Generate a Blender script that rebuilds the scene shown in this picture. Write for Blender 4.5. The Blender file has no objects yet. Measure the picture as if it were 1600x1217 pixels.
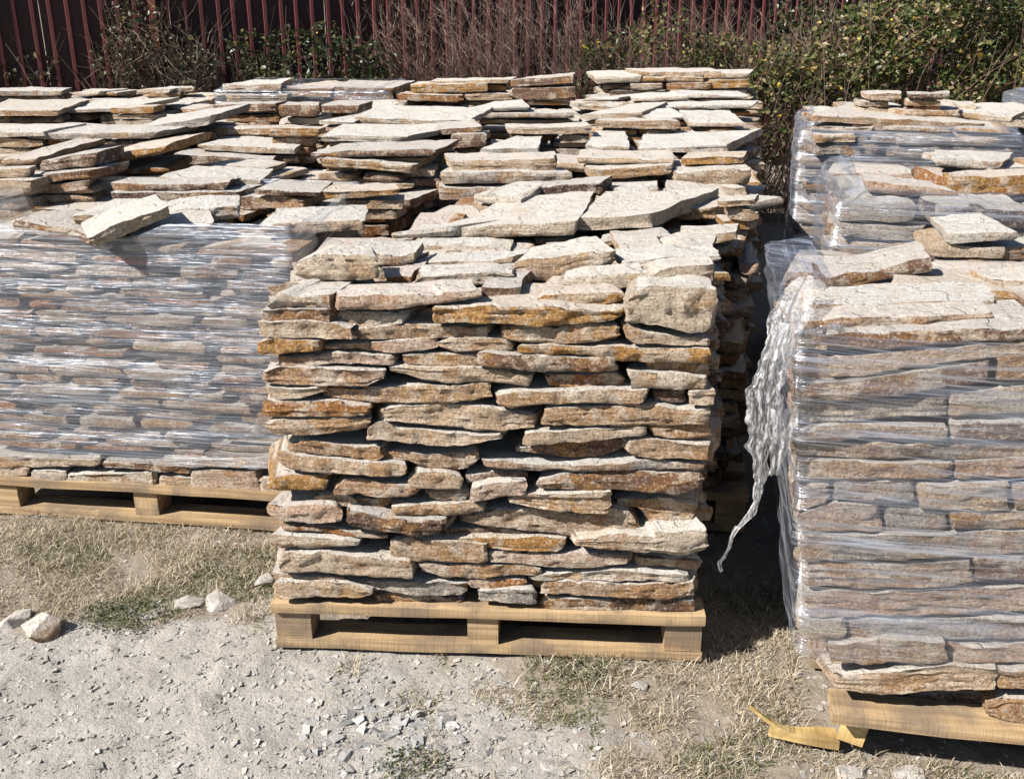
import bpy, bmesh, math, random
import numpy as np
from mathutils import Vector, Matrix, noise
from math import radians as R

# ------------------------------------------------------------------ camera, sky, sun, exposure
sc = bpy.context.scene
COL = sc.collection
CAM_H, PITCH, FPX = 1.72, R(21.1), 1600.0
cam_d = bpy.data.cameras.new('camera')
cam = bpy.data.objects.new('camera', cam_d)
COL.objects.link(cam)
cam.location = (0, 0, CAM_H)
cam.rotation_euler = (math.pi / 2 - PITCH, 0, 0)
cam_d.sensor_width = 36
cam_d.lens = 36.0
cam_d.clip_start = 0.05
cam_d.clip_end = 500
sc.camera = cam

SUN_EL, SUN_AZ = R(41), R(26)          # azimuth: degrees in front of exactly-left
to_sun = Vector((-math.cos(SUN_AZ) * math.cos(SUN_EL), -math.sin(SUN_AZ) * math.cos(SUN_EL), math.sin(SUN_EL)))
world = bpy.data.worlds.new('World')
sc.world = world
world.use_nodes = True
wn = world.node_tree.nodes
wl = world.node_tree.links
wn.clear()
wo = wn.new('ShaderNodeOutputWorld')
bg = wn.new('ShaderNodeBackground')
sky = wn.new('ShaderNodeTexSky')
sky.sky_type = 'NISHITA'
sky.sun_disc = False
sky.sun_elevation = SUN_EL
sky.sun_rotation = math.atan2(to_sun.x, to_sun.y)
sky.altitude = 300
sky.air_density = 1.0
sky.dust_density = 1.0
bg.inputs['Strength'].default_value = 0.05
wl.new(sky.outputs[0], bg.inputs[0])
wl.new(bg.outputs[0], wo.inputs[0])
sun_d = bpy.data.lights.new('sun', 'SUN')
sun_d.energy = 5.0
sun_d.angle = R(0.5)
sun_d.color = (1.0, 0.945, 0.875)
sun = bpy.data.objects.new('sun', sun_d)
COL.objects.link(sun)
sun.rotation_euler = (-to_sun).to_track_quat('-Z', 'Y').to_euler()
sun.location = (-6, -3, 8)
sc.view_settings.view_transform = 'Standard'
sc.view_settings.look = 'None'
sc.view_settings.exposure = 0.80
sc.view_settings.gamma = 1.0
sc.view_settings.use_curve_mapping = False
try:
    sc.cycles.transparent_max_bounces = 24
    sc.cycles.max_bounces = 8
    sc.cycles.diffuse_bounces = 1
except Exception:
    pass

rnd = random.Random(7)
U = rnd.uniform

# ------------------------------------------------------------------ measuring helpers (photo measurements -> metres)
cP, sP = math.cos(PITCH), math.sin(PITCH)
def ray(x, y):
    a = (x - 800) / FPX
    b = -(y - 608.5) / FPX
    return (a, cP + b * sP, -sP + b * cP)
def at_z(x, y, z):
    r = ray(x, y)
    t = (z - CAM_H) / r[2]
    return Vector((r[0] * t, r[1] * t, z))
def at_plane(x, y, P, yaw):
    """meet the upright plane through P whose face runs along (cos yaw, -sin yaw)"""
    r = ray(x, y)
    n = (math.sin(yaw), math.cos(yaw))
    t = (n[0] * P[0] + n[1] * P[1]) / (n[0] * r[0] + n[1] * r[1])
    return Vector((r[0] * t, r[1] * t, CAM_H + r[2] * t))

# ------------------------------------------------------------------ object helpers
def tag(o, label=None, cat=None, group=None, kind=None):
    if label: o['label'] = label
    if cat: o['category'] = cat
    if group: o['group'] = group
    if kind: o['kind'] = kind
    return o
def empty(name, loc, label=None, cat=None, group=None):
    o = bpy.data.objects.new(name, None)
    o.empty_display_size = 0.1
    COL.objects.link(o)
    o.location = loc
    return tag(o, label, cat, group)
def link(name, me, parent=None, loc=(0, 0, 0), rot=(0, 0, 0), scale=(1, 1, 1), color=None, mat=None):
    o = bpy.data.objects.new(name, me)
    COL.objects.link(o)
    o.location = loc
    o.rotation_euler = rot
    o.scale = scale
    if color: o.color = (*color, 1)
    if mat is not None and len(me.materials) == 0: me.materials.append(mat)
    if parent is not None:
        o.parent = parent
        off = Vector(parent.location)
        if parent.parent is not None: off = off + 0 * off
        o.matrix_parent_inverse = Matrix.Translation(parent['_w'] if '_w' in parent else off).inverted()
    return o
def mesh(name, verts, faces, smooth=False, sharp=None, uv=None):
    me = bpy.data.meshes.new(name)
    me.from_pydata([tuple(v) for v in verts], [], faces)
    if smooth:
        me.polygons.foreach_set('use_smooth', [True] * len(me.polygons))
        if sharp: me.set_sharp_from_angle(angle=R(sharp))
    if uv is not None:
        l = me.uv_layers.new(name='UVMap')
        idx = np.empty(len(me.loops), dtype=np.int32)
        me.loops.foreach_get('vertex_index', idx)
        l.data.foreach_set('uv', np.asarray(uv, dtype=np.float32)[idx].ravel())
    me.update()
    return me
def tris_mesh(name, V, F, smooth=False):
    """numpy (n,3) vertices and (m,k) faces, k fixed"""
    V = np.asarray(V, dtype=np.float32)
    F = np.asarray(F, dtype=np.int32)
    me = bpy.data.meshes.new(name)
    m, k = F.shape
    me.vertices.add(len(V))
    me.vertices.foreach_set('co', V.ravel())
    me.loops.add(m * k)
    me.loops.foreach_set('vertex_index', F.ravel())
    me.polygons.add(m)
    me.polygons.foreach_set('loop_start', np.arange(m, dtype=np.int32) * k)
    me.polygons.foreach_set('use_smooth', [bool(smooth)] * m)
    me.update(calc_edges=True)
    return me

# ------------------------------------------------------------------ materials
def new_mat(name):
    m = bpy.data.materials.new(name)
    m.use_nodes = True
    nt = m.node_tree
    nt.nodes.clear()
    out = nt.nodes.new('ShaderNodeOutputMaterial')
    return m, nt, out
class NT:
    def __init__(s, nt): s.nt = nt
    def n(s, t, **kw):
        x = s.nt.nodes.new(t)
        for k, v in kw.items():
            if k.startswith('i_'): x.inputs[k[2:].replace('_', ' ')].default_value = v
            else: setattr(x, k, v)
        return x
    def l(s, a, b): s.nt.links.new(a, b)
    def noise(s, vec, scale, detail=4, rough=0.55, out='Fac'):
        x = s.n('ShaderNodeTexNoise')
        x.inputs['Scale'].default_value = scale
        x.inputs['Detail'].default_value = detail
        x.inputs['Roughness'].default_value = rough
        if vec is not None: s.l(vec, x.inputs['Vector'])
        return x.outputs[out]
    def ramp(s, fac, stops):
        x = s.n('ShaderNodeValToRGB')
        el = x.color_ramp.elements
        while len(el) > 1: el.remove(el[-1])
        el[0].position = stops[0][0]
        el[0].color = (*stops[0][1], 1) if len(stops[0][1]) == 3 else stops[0][1]
        for p, c in stops[1:]:
            e = el.new(p)
            e.color = (*c, 1) if len(c) == 3 else c
        s.l(fac, x.inputs[0])
        return x.outputs[0]
    def mapr(s, v, a, b, c=0.0, d=1.0, smooth=True):
        x = s.n('ShaderNodeMapRange')
        if smooth: x.interpolation_type = 'SMOOTHSTEP'
        s.l(v, x.inputs[0])
        for i, q in enumerate((a, b, c, d)): x.inputs[i + 1].default_value = q
        return x.outputs[0]
    def math(s, op, a, b=None, c=None):
        x = s.n('ShaderNodeMath', operation=op)
        for i, q in enumerate((a, b, c)):
            if q is None: continue
            if isinstance(q, (int, float)): x.inputs[i].default_value = q
            else: s.l(q, x.inputs[i])
        return x.outputs[0]
    def mix(s, fac, a, b, mode='MIX'):
        x = s.n('ShaderNodeMix', data_type='RGBA', blend_type=mode)
        for i, q in ((0, fac), (6, a), (7, b)):
            if isinstance(q, (int, float)): x.inputs[i].default_value = q
            elif isinstance(q, tuple): x.inputs[i].default_value = (*q, 1)
            else: s.l(q, x.inputs[i])
        return x.outputs[2]
    def vmul(s, v, t):
        x = s.n('ShaderNodeVectorMath', operation='MULTIPLY')
        s.l(v, x.inputs[0])
        x.inputs[1].default_value = t
        return x.outputs[0]
    def bsdf(s, out, color, rough=0.85, spec=0.3, bump=None, bstr=0.5, bdist=0.01):
        b = s.n('ShaderNodeBsdfPrincipled')
        if isinstance(color, tuple): b.inputs['Base Color'].default_value = (*color, 1)
        else: s.l(color, b.inputs['Base Color'])
        if isinstance(rough, (int, float)): b.inputs['Roughness'].default_value = rough
        else: s.l(rough, b.inputs['Roughness'])
        b.inputs['Specular IOR Level'].default_value = spec
        if bump is not None:
            bp = s.n('ShaderNodeBump')
            bp.inputs['Strength'].default_value = bstr
            bp.inputs['Distance'].default_value = bdist
            s.l(bump, bp.inputs['Height'])
            s.l(bp.outputs[0], b.inputs['Normal'])
        s.l(b.outputs[0], out.inputs[0])
        return b

def stone_material():
    m, nt, out = new_mat('sandstone')
    k = NT(nt)
    geo = k.n('ShaderNodeNewGeometry')
    oi = k.n('ShaderNodeObjectInfo')
    tc = k.n('ShaderNodeTexCoord')
    off = k.n('ShaderNodeCombineXYZ')
    for i in range(3):
        k.l(k.math('MULTIPLY', oi.outputs['Random'], 37.0 + 11 * i), off.inputs[i])
    add = k.n('ShaderNodeVectorMath', operation='ADD')
    k.l(geo.outputs['Position'], add.inputs[0])
    k.l(off.outputs[0], add.inputs[1])
    P = add.outputs[0]
    sep = k.n('ShaderNodeSeparateXYZ')
    k.l(tc.outputs['Normal'], sep.inputs[0])
    flat = k.mapr(k.math('ABSOLUTE', sep.outputs[2]), 0.72, 0.93)
    patch = k.noise(P, 6.0, 4, 0.6)
    patch2 = k.noise(P, 15.0, 5, 0.65)
    speck = k.noise(P, 130.0, 4, 0.7)
    mott = k.noise(P, 38.0, 5, 0.7)
    lam = k.noise(k.vmul(P, (10, 10, 85)), 1.0, 5, 0.68)
    tint = oi.outputs['Color']
    # side (broken edge) colour: tint, iron-stained patches, pale crust, dark grain and bedding
    side = k.mix(k.mapr(mott, 0.36, 0.66), k.mix(0.2, tint, (0.16, 0.08, 0.045)), tint)
    och = k.mapr(k.math('ADD', patch, k.math('MULTIPLY', oi.outputs['Random'], 0.16)), 0.585, 0.65)
    side = k.mix(k.math('MULTIPLY', och, 0.55), side, k.mix(k.mapr(mott, 0.35, 0.65), (0.60, 0.32, 0.08), (0.30, 0.12, 0.045)))
    side = k.mix(k.math('MULTIPLY', k.mapr(patch2, 0.50, 0.59), 0.7), side, (0.76, 0.655, 0.53))
    side = k.mix(k.math('MULTIPLY', k.mapr(lam, 0.42, 0.30), 0.42), side, (0.14, 0.085, 0.055))
    side = k.mix(k.math('MULTIPLY', k.mapr(speck, 0.48, 0.39), 0.55), side, (0.14, 0.09, 0.06))
    side = k.mix(k.math('MULTIPLY', k.mapr(speck, 0.54, 0.63), 0.6), side, (0.82, 0.73, 0.62))
    # cleft face colour
    pale = k.mix(patch2, (0.60, 0.585, 0.56), (0.76, 0.72, 0.655))
    pale = k.mix(k.math('MULTIPLY', k.mapr(patch, 0.57, 0.72), 0.5), pale, (0.54, 0.39, 0.22))
    pale = k.mix(0.22, pale, tint)
    pale = k.mix(k.math('MULTIPLY', k.mapr(mott, 0.50, 0.34), 0.5), pale, (0.42, 0.37, 0.31))
    pale = k.mix(k.math('MULTIPLY', k.mapr(speck, 0.47, 0.36), 0.5), pale, (0.26, 0.22, 0.18))
    colr = k.mix(flat, side, pale)
    # relief
    fine = k.noise(P, 190.0, 5, 0.75)
    grit = k.noise(P, 60.0, 6, 0.75)
    h = k.math('ADD', k.math('MULTIPLY', grit, 1.0), k.math('MULTIPLY', fine, 0.5))
    hs = k.math('ADD', h, k.math('MULTIPLY', lam, 1.1))
    steps = k.n('ShaderNodeTexNoise')
    steps.inputs['Scale'].default_value = 9.0
    steps.inputs['Detail'].default_value = 3
    k.l(P, steps.inputs['Vector'])
    hf = k.math('ADD', k.math('MULTIPLY', h, 0.5), k.math('MULTIPLY', k.mapr(steps.outputs['Fac'], 0.49, 0.52), 0.22))
    mixh = k.n('ShaderNodeMix', data_type='FLOAT')
    k.l(flat, mixh.inputs[0])
    k.l(hs, mixh.inputs[2])
    k.l(hf, mixh.inputs[3])
    k.bsdf(out, colr, 0.9, 0.2, mixh.outputs[0], 1.0, 0.024)
    return m
def wood_material(name, a, b, dark):
    m, nt, out = new_mat(name)
    k = NT(nt)
    tc = k.n('ShaderNodeTexCoord')
    oi = k.n('ShaderNodeObjectInfo')
    add = k.n('ShaderNodeVectorMath', operation='ADD')
    k.l(tc.outputs['Object'], add.inputs[0])
    k.l(oi.outputs['Random'], add.inputs[1])
    P = add.outputs[0]
    g = k.noise(k.vmul(P, (2.0, 28, 60)), 1.0, 5, 0.6)
    saw = k.noise(k.vmul(P, (190, 6, 5)), 1.0, 2, 0.5)
    dirt = k.noise(P, 7.0, 4, 0.6)
    c = k.mix(k.mapr(g, 0.34, 0.64), a, b)
    c = k.mix(k.math('MULTIPLY', k.mapr(g, 0.36, 0.28), 0.7), c, dark)
    c = k.mix(k.math('MULTIPLY', k.mapr(dirt, 0.42, 0.66), 0.8), c, dark)
    c = k.mix(k.math('MULTIPLY', k.mapr(saw, 0.54, 0.70), 0.22), c, dark)
    h = k.math('ADD', g, k.math('MULTIPLY', saw, 0.5))
    k.bsdf(out, c, 0.75, 0.3, h, 0.6, 0.004)
    return m
def film_material(name, base, top, density, white, f1=110, f2=330, gl_rough=0.4, bump=0.5):
    m, nt, out = new_mat(name)
    k = NT(nt)
    uv = k.n('ShaderNodeUVMap')
    U_ = uv.outputs[0]
    s1 = k.noise(k.vmul(U_, (0.55, f1, 1)), 1.0, 5, 0.75)
    s2 = k.noise(k.vmul(U_, (1.1, f2, 1)), 1.0, 4, 0.75)
    pt = k.noise(k.vmul(U_, (3.0, 7.0, 1)), 1.0, 4, 0.6)
    spots = k.noise(k.vmul(U_, (60, 60, 1)), 1.0, 3, 0.5)
    def slanted(deg, fu, fv):
        mp = k.n('ShaderNodeMapping')
        mp.inputs['Rotation'].default_value = (0, 0, R(deg))
        k.l(U_, mp.inputs['Vector'])
        return k.noise(k.vmul(mp.outputs[0], (fu, fv, 1)), 1.0, 4, 0.7)
    d1, d2 = slanted(5, .7, f2 * .7), slanted(-7, .8, f2 * .55)
    f = k.math('ADD', k.math('MULTIPLY', k.mapr(s1, 0.50, 0.60), 0.55), k.math('MULTIPLY', k.mapr(s2, 0.52, 0.60), 0.40))
    f = k.math('ADD', f, k.math('MULTIPLY', k.mapr(d1, 0.57, 0.62), 0.55))
    f = k.math('ADD', f, k.math('MULTIPLY', k.mapr(d2, 0.58, 0.63), 0.55))
    f = k.math('ADD', f, k.math('MULTIPLY', k.mapr(spots, 0.68, 0.8), 0.25))
    f = k.math('MULTIPLY', f, k.mapr(pt, 0.32, 0.66, 0.35, 1.25))
    fac = k.mapr(f, 0.0, 1.0, base, top, smooth=False)
    tr = k.n('ShaderNodeBsdfTransparent')
    tr.inputs[0].default_value = (density, density, density * 1.0, 1)
    bp = k.n('ShaderNodeBump')
    bp.inputs['Strength'].default_value = bump
    bp.inputs['Distance'].default_value = 0.006
    k.l(k.math('ADD', s1, k.math('MULTIPLY', s2, 0.4)), bp.inputs['Height'])
    gl = k.n('ShaderNodeBsdfGlossy')
    gl.inputs['Roughness'].default_value = gl_rough
    gl.inputs['Color'].default_value = (0.80, 0.87, 1.0, 1)  # blue tint strengthens the dim sky reflection
    k.l(bp.outputs[0], gl.inputs['Normal'])
    df = k.n('ShaderNodeBsdfDiffuse')
    df.inputs['Color'].default_value = (0.64, 0.69, 0.82, 1)  # film itself is clear; reflected sky blue is put into this diffuse colour
    k.l(bp.outputs[0], df.inputs['Normal'])
    tl = k.n('ShaderNodeBsdfTranslucent')
    tl.inputs['Color'].default_value = (0.8, 0.82, 0.84, 1)
    ms = k.n('ShaderNodeMixShader')
    ms.inputs[0].default_value = 0.35
    k.l(df.outputs[0], ms.inputs[1])
    k.l(tl.outputs[0], ms.inputs[2])
    m2 = k.n('ShaderNodeMixShader')
    m2.inputs[0].default_value = white
    k.l(gl.outputs[0], m2.inputs[1])
    k.l(ms.outputs[0], m2.inputs[2])
    m3 = k.n('ShaderNodeMixShader')
    k.l(fac, m3.inputs[0])
    k.l(tr.outputs[0], m3.inputs[1])
    k.l(m2.outputs[0], m3.inputs[2])
    k.l(m3.outputs[0], out.inputs[0])
    return m
def tail_material():
    m, nt, out = new_mat('crumpled_film')
    k = NT(nt)
    geo = k.n('ShaderNodeNewGeometry')
    P = geo.outputs['Position']
    n1 = k.noise(k.vmul(P, (1, 1, .28)), 75, 4, 0.6)
    n2 = k.noise(k.vmul(P, (1, 1, .4)), 190, 3, 0.6)
    wr = k.math('ABSOLUTE', k.math('SUBTRACT', n1, 0.5))
    bp = k.n('ShaderNodeBump')
    bp.inputs['Strength'].default_value = 1.0
    bp.inputs['Distance'].default_value = 0.0025
    k.l(k.math('ADD', wr, k.math('MULTIPLY', n2, 0.35)), bp.inputs['Height'])
    tr = k.n('ShaderNodeBsdfTransparent')
    df = k.n('ShaderNodeBsdfDiffuse')
    df.inputs['Color'].default_value = (0.92, 0.92, 0.93, 1)
    gl = k.n('ShaderNodeBsdfGlossy')
    gl.inputs['Roughness'].default_value = 0.18
    tl = k.n('ShaderNodeBsdfTranslucent')
    tl.inputs['Color'].default_value = (0.92, 0.92, 0.93, 1)
    for q in (df, gl, tl): k.l(bp.outputs[0], q.inputs['Normal'])
    a = k.n('ShaderNodeMixShader'); a.inputs[0].default_value = .5
    k.l(df.outputs[0], a.inputs[1]); k.l(tl.outputs[0], a.inputs[2])
    b = k.n('ShaderNodeMixShader'); b.inputs[0].default_value = .08
    k.l(a.outputs[0], b.inputs[1]); k.l(gl.outputs[0], b.inputs[2])
    c = k.n('ShaderNodeMixShader')
    k.l(k.mapr(k.math('ADD', wr, k.math('MULTIPLY', k.math('SUBTRACT', n2, .5), .5)), 0.0, 0.12, 0.22, 0.68), c.inputs[0])
    k.l(tr.outputs[0], c.inputs[1]); k.l(b.outputs[0], c.inputs[2])
    k.l(c.outputs[0], out.inputs[0])
    return m
def leaf_material(name, stops, rough=0.45, spec=0.4):
    m, nt, out = new_mat(name)
    k = NT(nt)
    geo = k.n('ShaderNodeNewGeometry')
    c = k.ramp(geo.outputs['Random Per Island'], stops)
    b = k.n('ShaderNodeBsdfPrincipled')
    k.l(c, b.inputs['Base Color'])
    b.inputs['Roughness'].default_value = rough
    b.inputs['Specular IOR Level'].default_value = spec
    tl = k.n('ShaderNodeBsdfTranslucent')
    k.l(c, tl.inputs[0])
    mx = k.n('ShaderNodeMixShader')
    mx.inputs[0].default_value = 0.25
    k.l(b.outputs[0], mx.inputs[1])
    k.l(tl.outputs[0], mx.inputs[2])
    k.l(mx.outputs[0], out.inputs[0])
    return m
def ground_material():
    m, nt, out = new_mat('yard_ground')
    k = NT(nt)
    geo = k.n('ShaderNodeNewGeometry')
    P = geo.outputs['Position']
    at = k.n('ShaderNodeAttribute', attribute_name='soil')
    n1 = k.noise(P, 2.2, 5, 0.6)
    n2 = k.noise(P, 22, 6, 0.7)
    n3 = k.noise(P, 120, 5, 0.75)
    dust = k.mix(n2, (0.30, 0.28, 0.255), (0.52, 0.49, 0.445))
    n0 = k.noise(P, 5.5, 5, 0.65)
    dust = k.mix(k.math('MULTIPLY', k.mapr(n0, 0.50, 0.66), 0.5), dust, (0.27, 0.25, 0.225))
    dust = k.mix(k.math('MULTIPLY', k.mapr(n0, 0.46, 0.34), 0.4), dust, (0.58, 0.55, 0.51))
    dust = k.mix(k.math('MULTIPLY', k.mapr(n1, 0.5, 0.7), 0.45), dust, (0.36, 0.36, 0.36))
    dust = k.mix(k.math('MULTIPLY', k.mapr(n3, 0.55, 0.35), 0.4), dust, (0.22, 0.20, 0.17))
    soil = k.mix(n2, (0.15, 0.125, 0.10), (0.40, 0.345, 0.28))
    soil = k.mix(k.math('MULTIPLY', k.mapr(n3, 0.5, 0.7), 0.4), soil, (0.42, 0.36, 0.27))
    fac = k.mapr(k.math('ADD', at.outputs['Fac'], k.math('MULTIPLY', k.math('SUBTRACT', n2, 0.5), 0.9)), 0.35, 0.65)
    c = k.mix(fac, dust, soil)
    h = k.math('ADD', n2, k.math('MULTIPLY', n3, 0.35))
    k.bsdf(out, c, 0.95, 0.15, h, 1.0, 0.012)
    return m
def simple_noise_mat(name, a, b, scale, rough=0.7, spec=0.3, stretch=(1, 1, 1), bstr=0.4, bdist=0.003):
    m, nt, out = new_mat(name)
    k = NT(nt)
    geo = k.n('ShaderNodeNewGeometry')
    n = k.noise(k.vmul(geo.outputs['Position'], stretch), scale, 5, 0.65)
    n2 = k.noise(geo.outputs['Position'], scale * 5, 4, 0.65)
    c = k.mix(k.mapr(n, 0.3, 0.7), a, b)
    k.bsdf(out, c, rough, spec, k.math('ADD', n, n2), bstr, bdist)
    return m
def island_mat(name, stops, rough=0.9):
    m, nt, out = new_mat(name)
    k = NT(nt)
    geo = k.n('ShaderNodeNewGeometry')
    c = k.ramp(geo.outputs['Random Per Island'], stops)
    n = k.noise(geo.outputs['Position'], 150, 4, 0.7)
    c = k.mix(k.math('MULTIPLY', k.mapr(n, 0.6, 0.35), 0.35), c, (0.2, 0.18, 0.15))
    k.bsdf(out, c, rough, 0.2, n, 0.5, 0.004)
    return m

M_STONE = stone_material()
M_WOOD = wood_material('pallet_pine', (0.31, 0.205, 0.11), (0.50, 0.355, 0.20), (0.18, 0.14, 0.105))
M_WOOD_FRESH = wood_material('split_pine', (0.46, 0.32, 0.12), (0.60, 0.45, 0.21), (0.25, 0.16, 0.07))
M_FILM = film_material('stretch_film', 0.11, 0.80, 0.97, 0.40, 34, 170, 0.22, 1.0)
M_FILM_L = film_material('stretch_film_dense', 0.17, 0.80, 0.96, 0.42, 95, 330, 0.32, 0.7)
M_TAIL = tail_material()
M_GROUND = ground_material()

CREAM, PALE, TAN, OCHRE = (.70, .535, .375), (.74, .63, .50), (.56, .39, .25), (.58, .32, .10)
RUST, PINK, GREY, BROWN = (.46, .19, .055), (.66, .47, .355), (.47, .42, .37), (.27, .16, .11)
DARK, WHITE = (.14, .09, .07), (.76, .71, .63)
PAL = dict(c=CREAM, p=PALE, t=TAN, o=OCHRE, r=RUST, k=PINK, g=GREY, b=BROWN, d=DARK, w=WHITE)
PROC = [CREAM, CREAM, PALE, TAN, TAN, PINK, GREY, OCHRE, BROWN, BROWN, RUST, RUST, DARK]  # brown, rust and dark weighted up to stand for shadowed stack sides
def vary(c, a=0.12):
    f = 1 + U(-a, a)
    w = U(-0.05, 0.05)
    return tuple(max(0.02, min(0.85, x * f * (1 + w * q))) for x, q in zip(c, (1, .2, -1)))

# ------------------------------------------------------------------ stone meshes
_grid = {}
def box_grid(nx, ny, nz):
    key = (nx, ny, nz)
    if key in _grid: return _grid[key]
    idx, pts, faces = {}, [], []
    def g(i, j, k_):
        q = (i, j, k_)
        if q not in idx:
            idx[q] = len(pts)
            pts.append(q)
        return idx[q]
    for i in range(nx):
        for j in range(ny):
            faces.append((g(i, j, 0), g(i, j + 1, 0), g(i + 1, j + 1, 0), g(i + 1, j, 0)))
            faces.append((g(i, j, nz), g(i + 1, j, nz), g(i + 1, j + 1, nz), g(i, j + 1, nz)))
    for i in range(nx):
        for k_ in range(nz):
            faces.append((g(i, 0, k_), g(i + 1, 0, k_), g(i + 1, 0, k_ + 1), g(i, 0, k_ + 1)))
            faces.append((g(i, ny, k_), g(i, ny, k_ + 1), g(i + 1, ny, k_ + 1), g(i + 1, ny, k_)))
    for j in range(ny):
        for k_ in range(nz):
            faces.append((g(0, j, k_), g(0, j, k_ + 1), g(0, j + 1, k_ + 1), g(0, j + 1, k_)))
            faces.append((g(nx, j, k_), g(nx, j + 1, k_), g(nx, j + 1, k_ + 1), g(nx, j, k_ + 1)))
    _grid[key] = (pts, faces)
    return _grid[key]

def interp(poly, x):
    if x <= poly[0][0]: return poly[0][1]
    for (a, b), (c, d) in zip(poly, poly[1:]):
        if x <= c: return b + (d - b) * (x - a) / max(c - a, 1e-6)
    return poly[-1][1]

def slab(seed, top, bot, depth, skew_l=0.0, skew_r=0.0, res=0.018, rough=1.0, slope=0.0, nzv=None):
    """a split flagstone. top / bot: polylines (x, z) of its front edge; y runs inward from 0."""
    r = random.Random(seed)
    xl = min(top[0][0], bot[0][0]); xr = max(top[-1][0], bot[-1][0])
    L = xr - xl
    H = max(interp(top, xl + L * q) - interp(bot, xl + L * q) for q in (.2, .4, .6, .8))
    nx = max(5, min(44, int(L / res)))
    ny = max(4, min(10, int(depth / (res * 2.2))))
    nz = nzv or max(3, min(9, int(H / 0.0065)))
    pts, faces = box_grid(nx, ny, nz)
    o = Vector((r.uniform(0, 90), r.uniform(0, 90), r.uniform(0, 90)))
    lay = [r.uniform(-1, 1) * min(0.0032, H * .08) for _ in range(nz + 1)]
    ch = [r.uniform(0.001, 0.006) for _ in range(4)]
    bulge = r.uniform(-0.005, 0.006)
    V = []
    for (i, j, k_) in pts:
        s, t, q = i / nx, (j / ny) ** 1.35, k_ / nz
        # irregular horizontal spacing at the ends
        X = xl + L * s
        zt, zb = interp(top, X), interp(bot, X)
        # ends follow the slanted outline of the traced edge
        if i == 0: X = bot[0][0] + (top[0][0] - bot[0][0]) * q
        elif i == nx: X = bot[-1][0] + (top[-1][0] - bot[-1][0]) * q
        if zt - zb < 0.010:
            mid = (zt + zb) / 2
            zt, zb = mid + 0.005, mid - 0.005
        Z = zb + (zt - zb) * q
        Y = t * depth
        n1 = noise.noise(Vector((X * 9, 0, 0)) + o)
        front = n1 * 0.009 + noise.noise(Vector((X * 30, Z * 30, 5)) + o) * 0.0028
        front -= bulge * math.sin(math.pi * q)
        cell = noise.noise(Vector((X * 16, Z * 22, 31)) + o)
        front += (.0045 if cell > .2 else 0) + (.003 if cell < -.32 else 0)
        front += lay[k_] * (0.6 + noise.noise(Vector((X * 12, k_ * 3.1, 1)) + o))
        fw = (1 - t) ** 3
        Y += front * fw
        # chips along arrises
        if j == 0 and k_ == nz: Y += ch[0] * (0.7 + 1.2 * noise.noise(Vector((X * 22, 7, 0)) + o)); Z -= ch[1] * .35
        if j == 0 and k_ == 0: Y += ch[2] * (0.7 + 1.2 * noise.noise(Vector((X * 22, 17, 0)) + o)); Z += ch[3] * .3
        if j == 0 and i in (0, nx): Y += 0.003 + 0.005 * r.random()
        if i in (0, nx):
            sg = 1 if i == 0 else -1
            if k_ in (0, nz): X += sg * ch[1] * .7
            X += sg * 0.010 * noise.noise(Vector((Y * 11, Z * 20, 3 + i)) + o)
            X += sg * lay[k_] * .7
        X += (skew_l * (1 - s) + skew_r * s) * t * depth
        Z += slope * t * depth
        if k_ == nz: Z += 0.004 * noise.noise(Vector((X * 14, Y * 14, 9)) + o) + 0.003 * (1 if noise.noise(Vector((X * 7, Y * 7, 4)) + o) > .12 else 0)
        if k_ == 0: Z += 0.004 * noise.noise(Vector((X * 12, Y * 12, 19)) + o)
        d = noise.noise_vector(Vector((X, Y, Z)) * 42 + o) * (0.0015 * rough) + noise.noise_vector(Vector((X, Y, Z)) * 105 + o) * (0.0014 * rough)
        V.append((X + d.x, Y + d.y, Z + d.z * .7))
    return V, faces

POOL, POOL_BIG = [], []
def fill_pool():
    for q in range(56):
        w = [0.18, 0.26, 0.34, 0.44][q % 4]
        dep = U(0.18, 0.34)
        h = U(0.034, 0.055)
        t_ = [(0, h * U(.7, 1)), (w * .3, h * U(.85, 1.05)), (w * .7, h * U(.85, 1.05)), (w, h * U(.65, 1))]
        b_ = [(U(-.015, .015), h * U(0, .2)), (w * .35, h * U(-.05, .08)), (w * .7, h * U(-.05, .08)), (w + U(-.015, .015), h * U(0, .22))]
        V, F = slab(1000 + q, t_, b_, dep, U(-.35, .35), U(-.35, .35), 0.026, 1.0, 0, 4)
        A = np.array(V)
        mn, mx = A.min(0), A.max(0)
        A = (A - mn) / (mx - mn)
        A[:, 0] -= .5
        me = mesh('flagstone', A, F, True, 38)
        me.materials.append(M_STONE)
        POOL.append((w / dep, me))
fill_pool()
def put_stone(parent, x, y, z, w, d, h, yaw, color, tilt=(0, 0)):
    """x,y = middle of its front edge"""
    ar = w / d
    cand = sorted(POOL, key=lambda e: abs(e[0] - ar) + rnd.random() * .6)[:6]
    me = rnd.choice(cand)[1]
    return link('flagstone', me, parent, (x, y, z), (tilt[0], tilt[1], yaw), (w * rnd.choice((-1, 1)) if False else w, d, h), vary(color))

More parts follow.
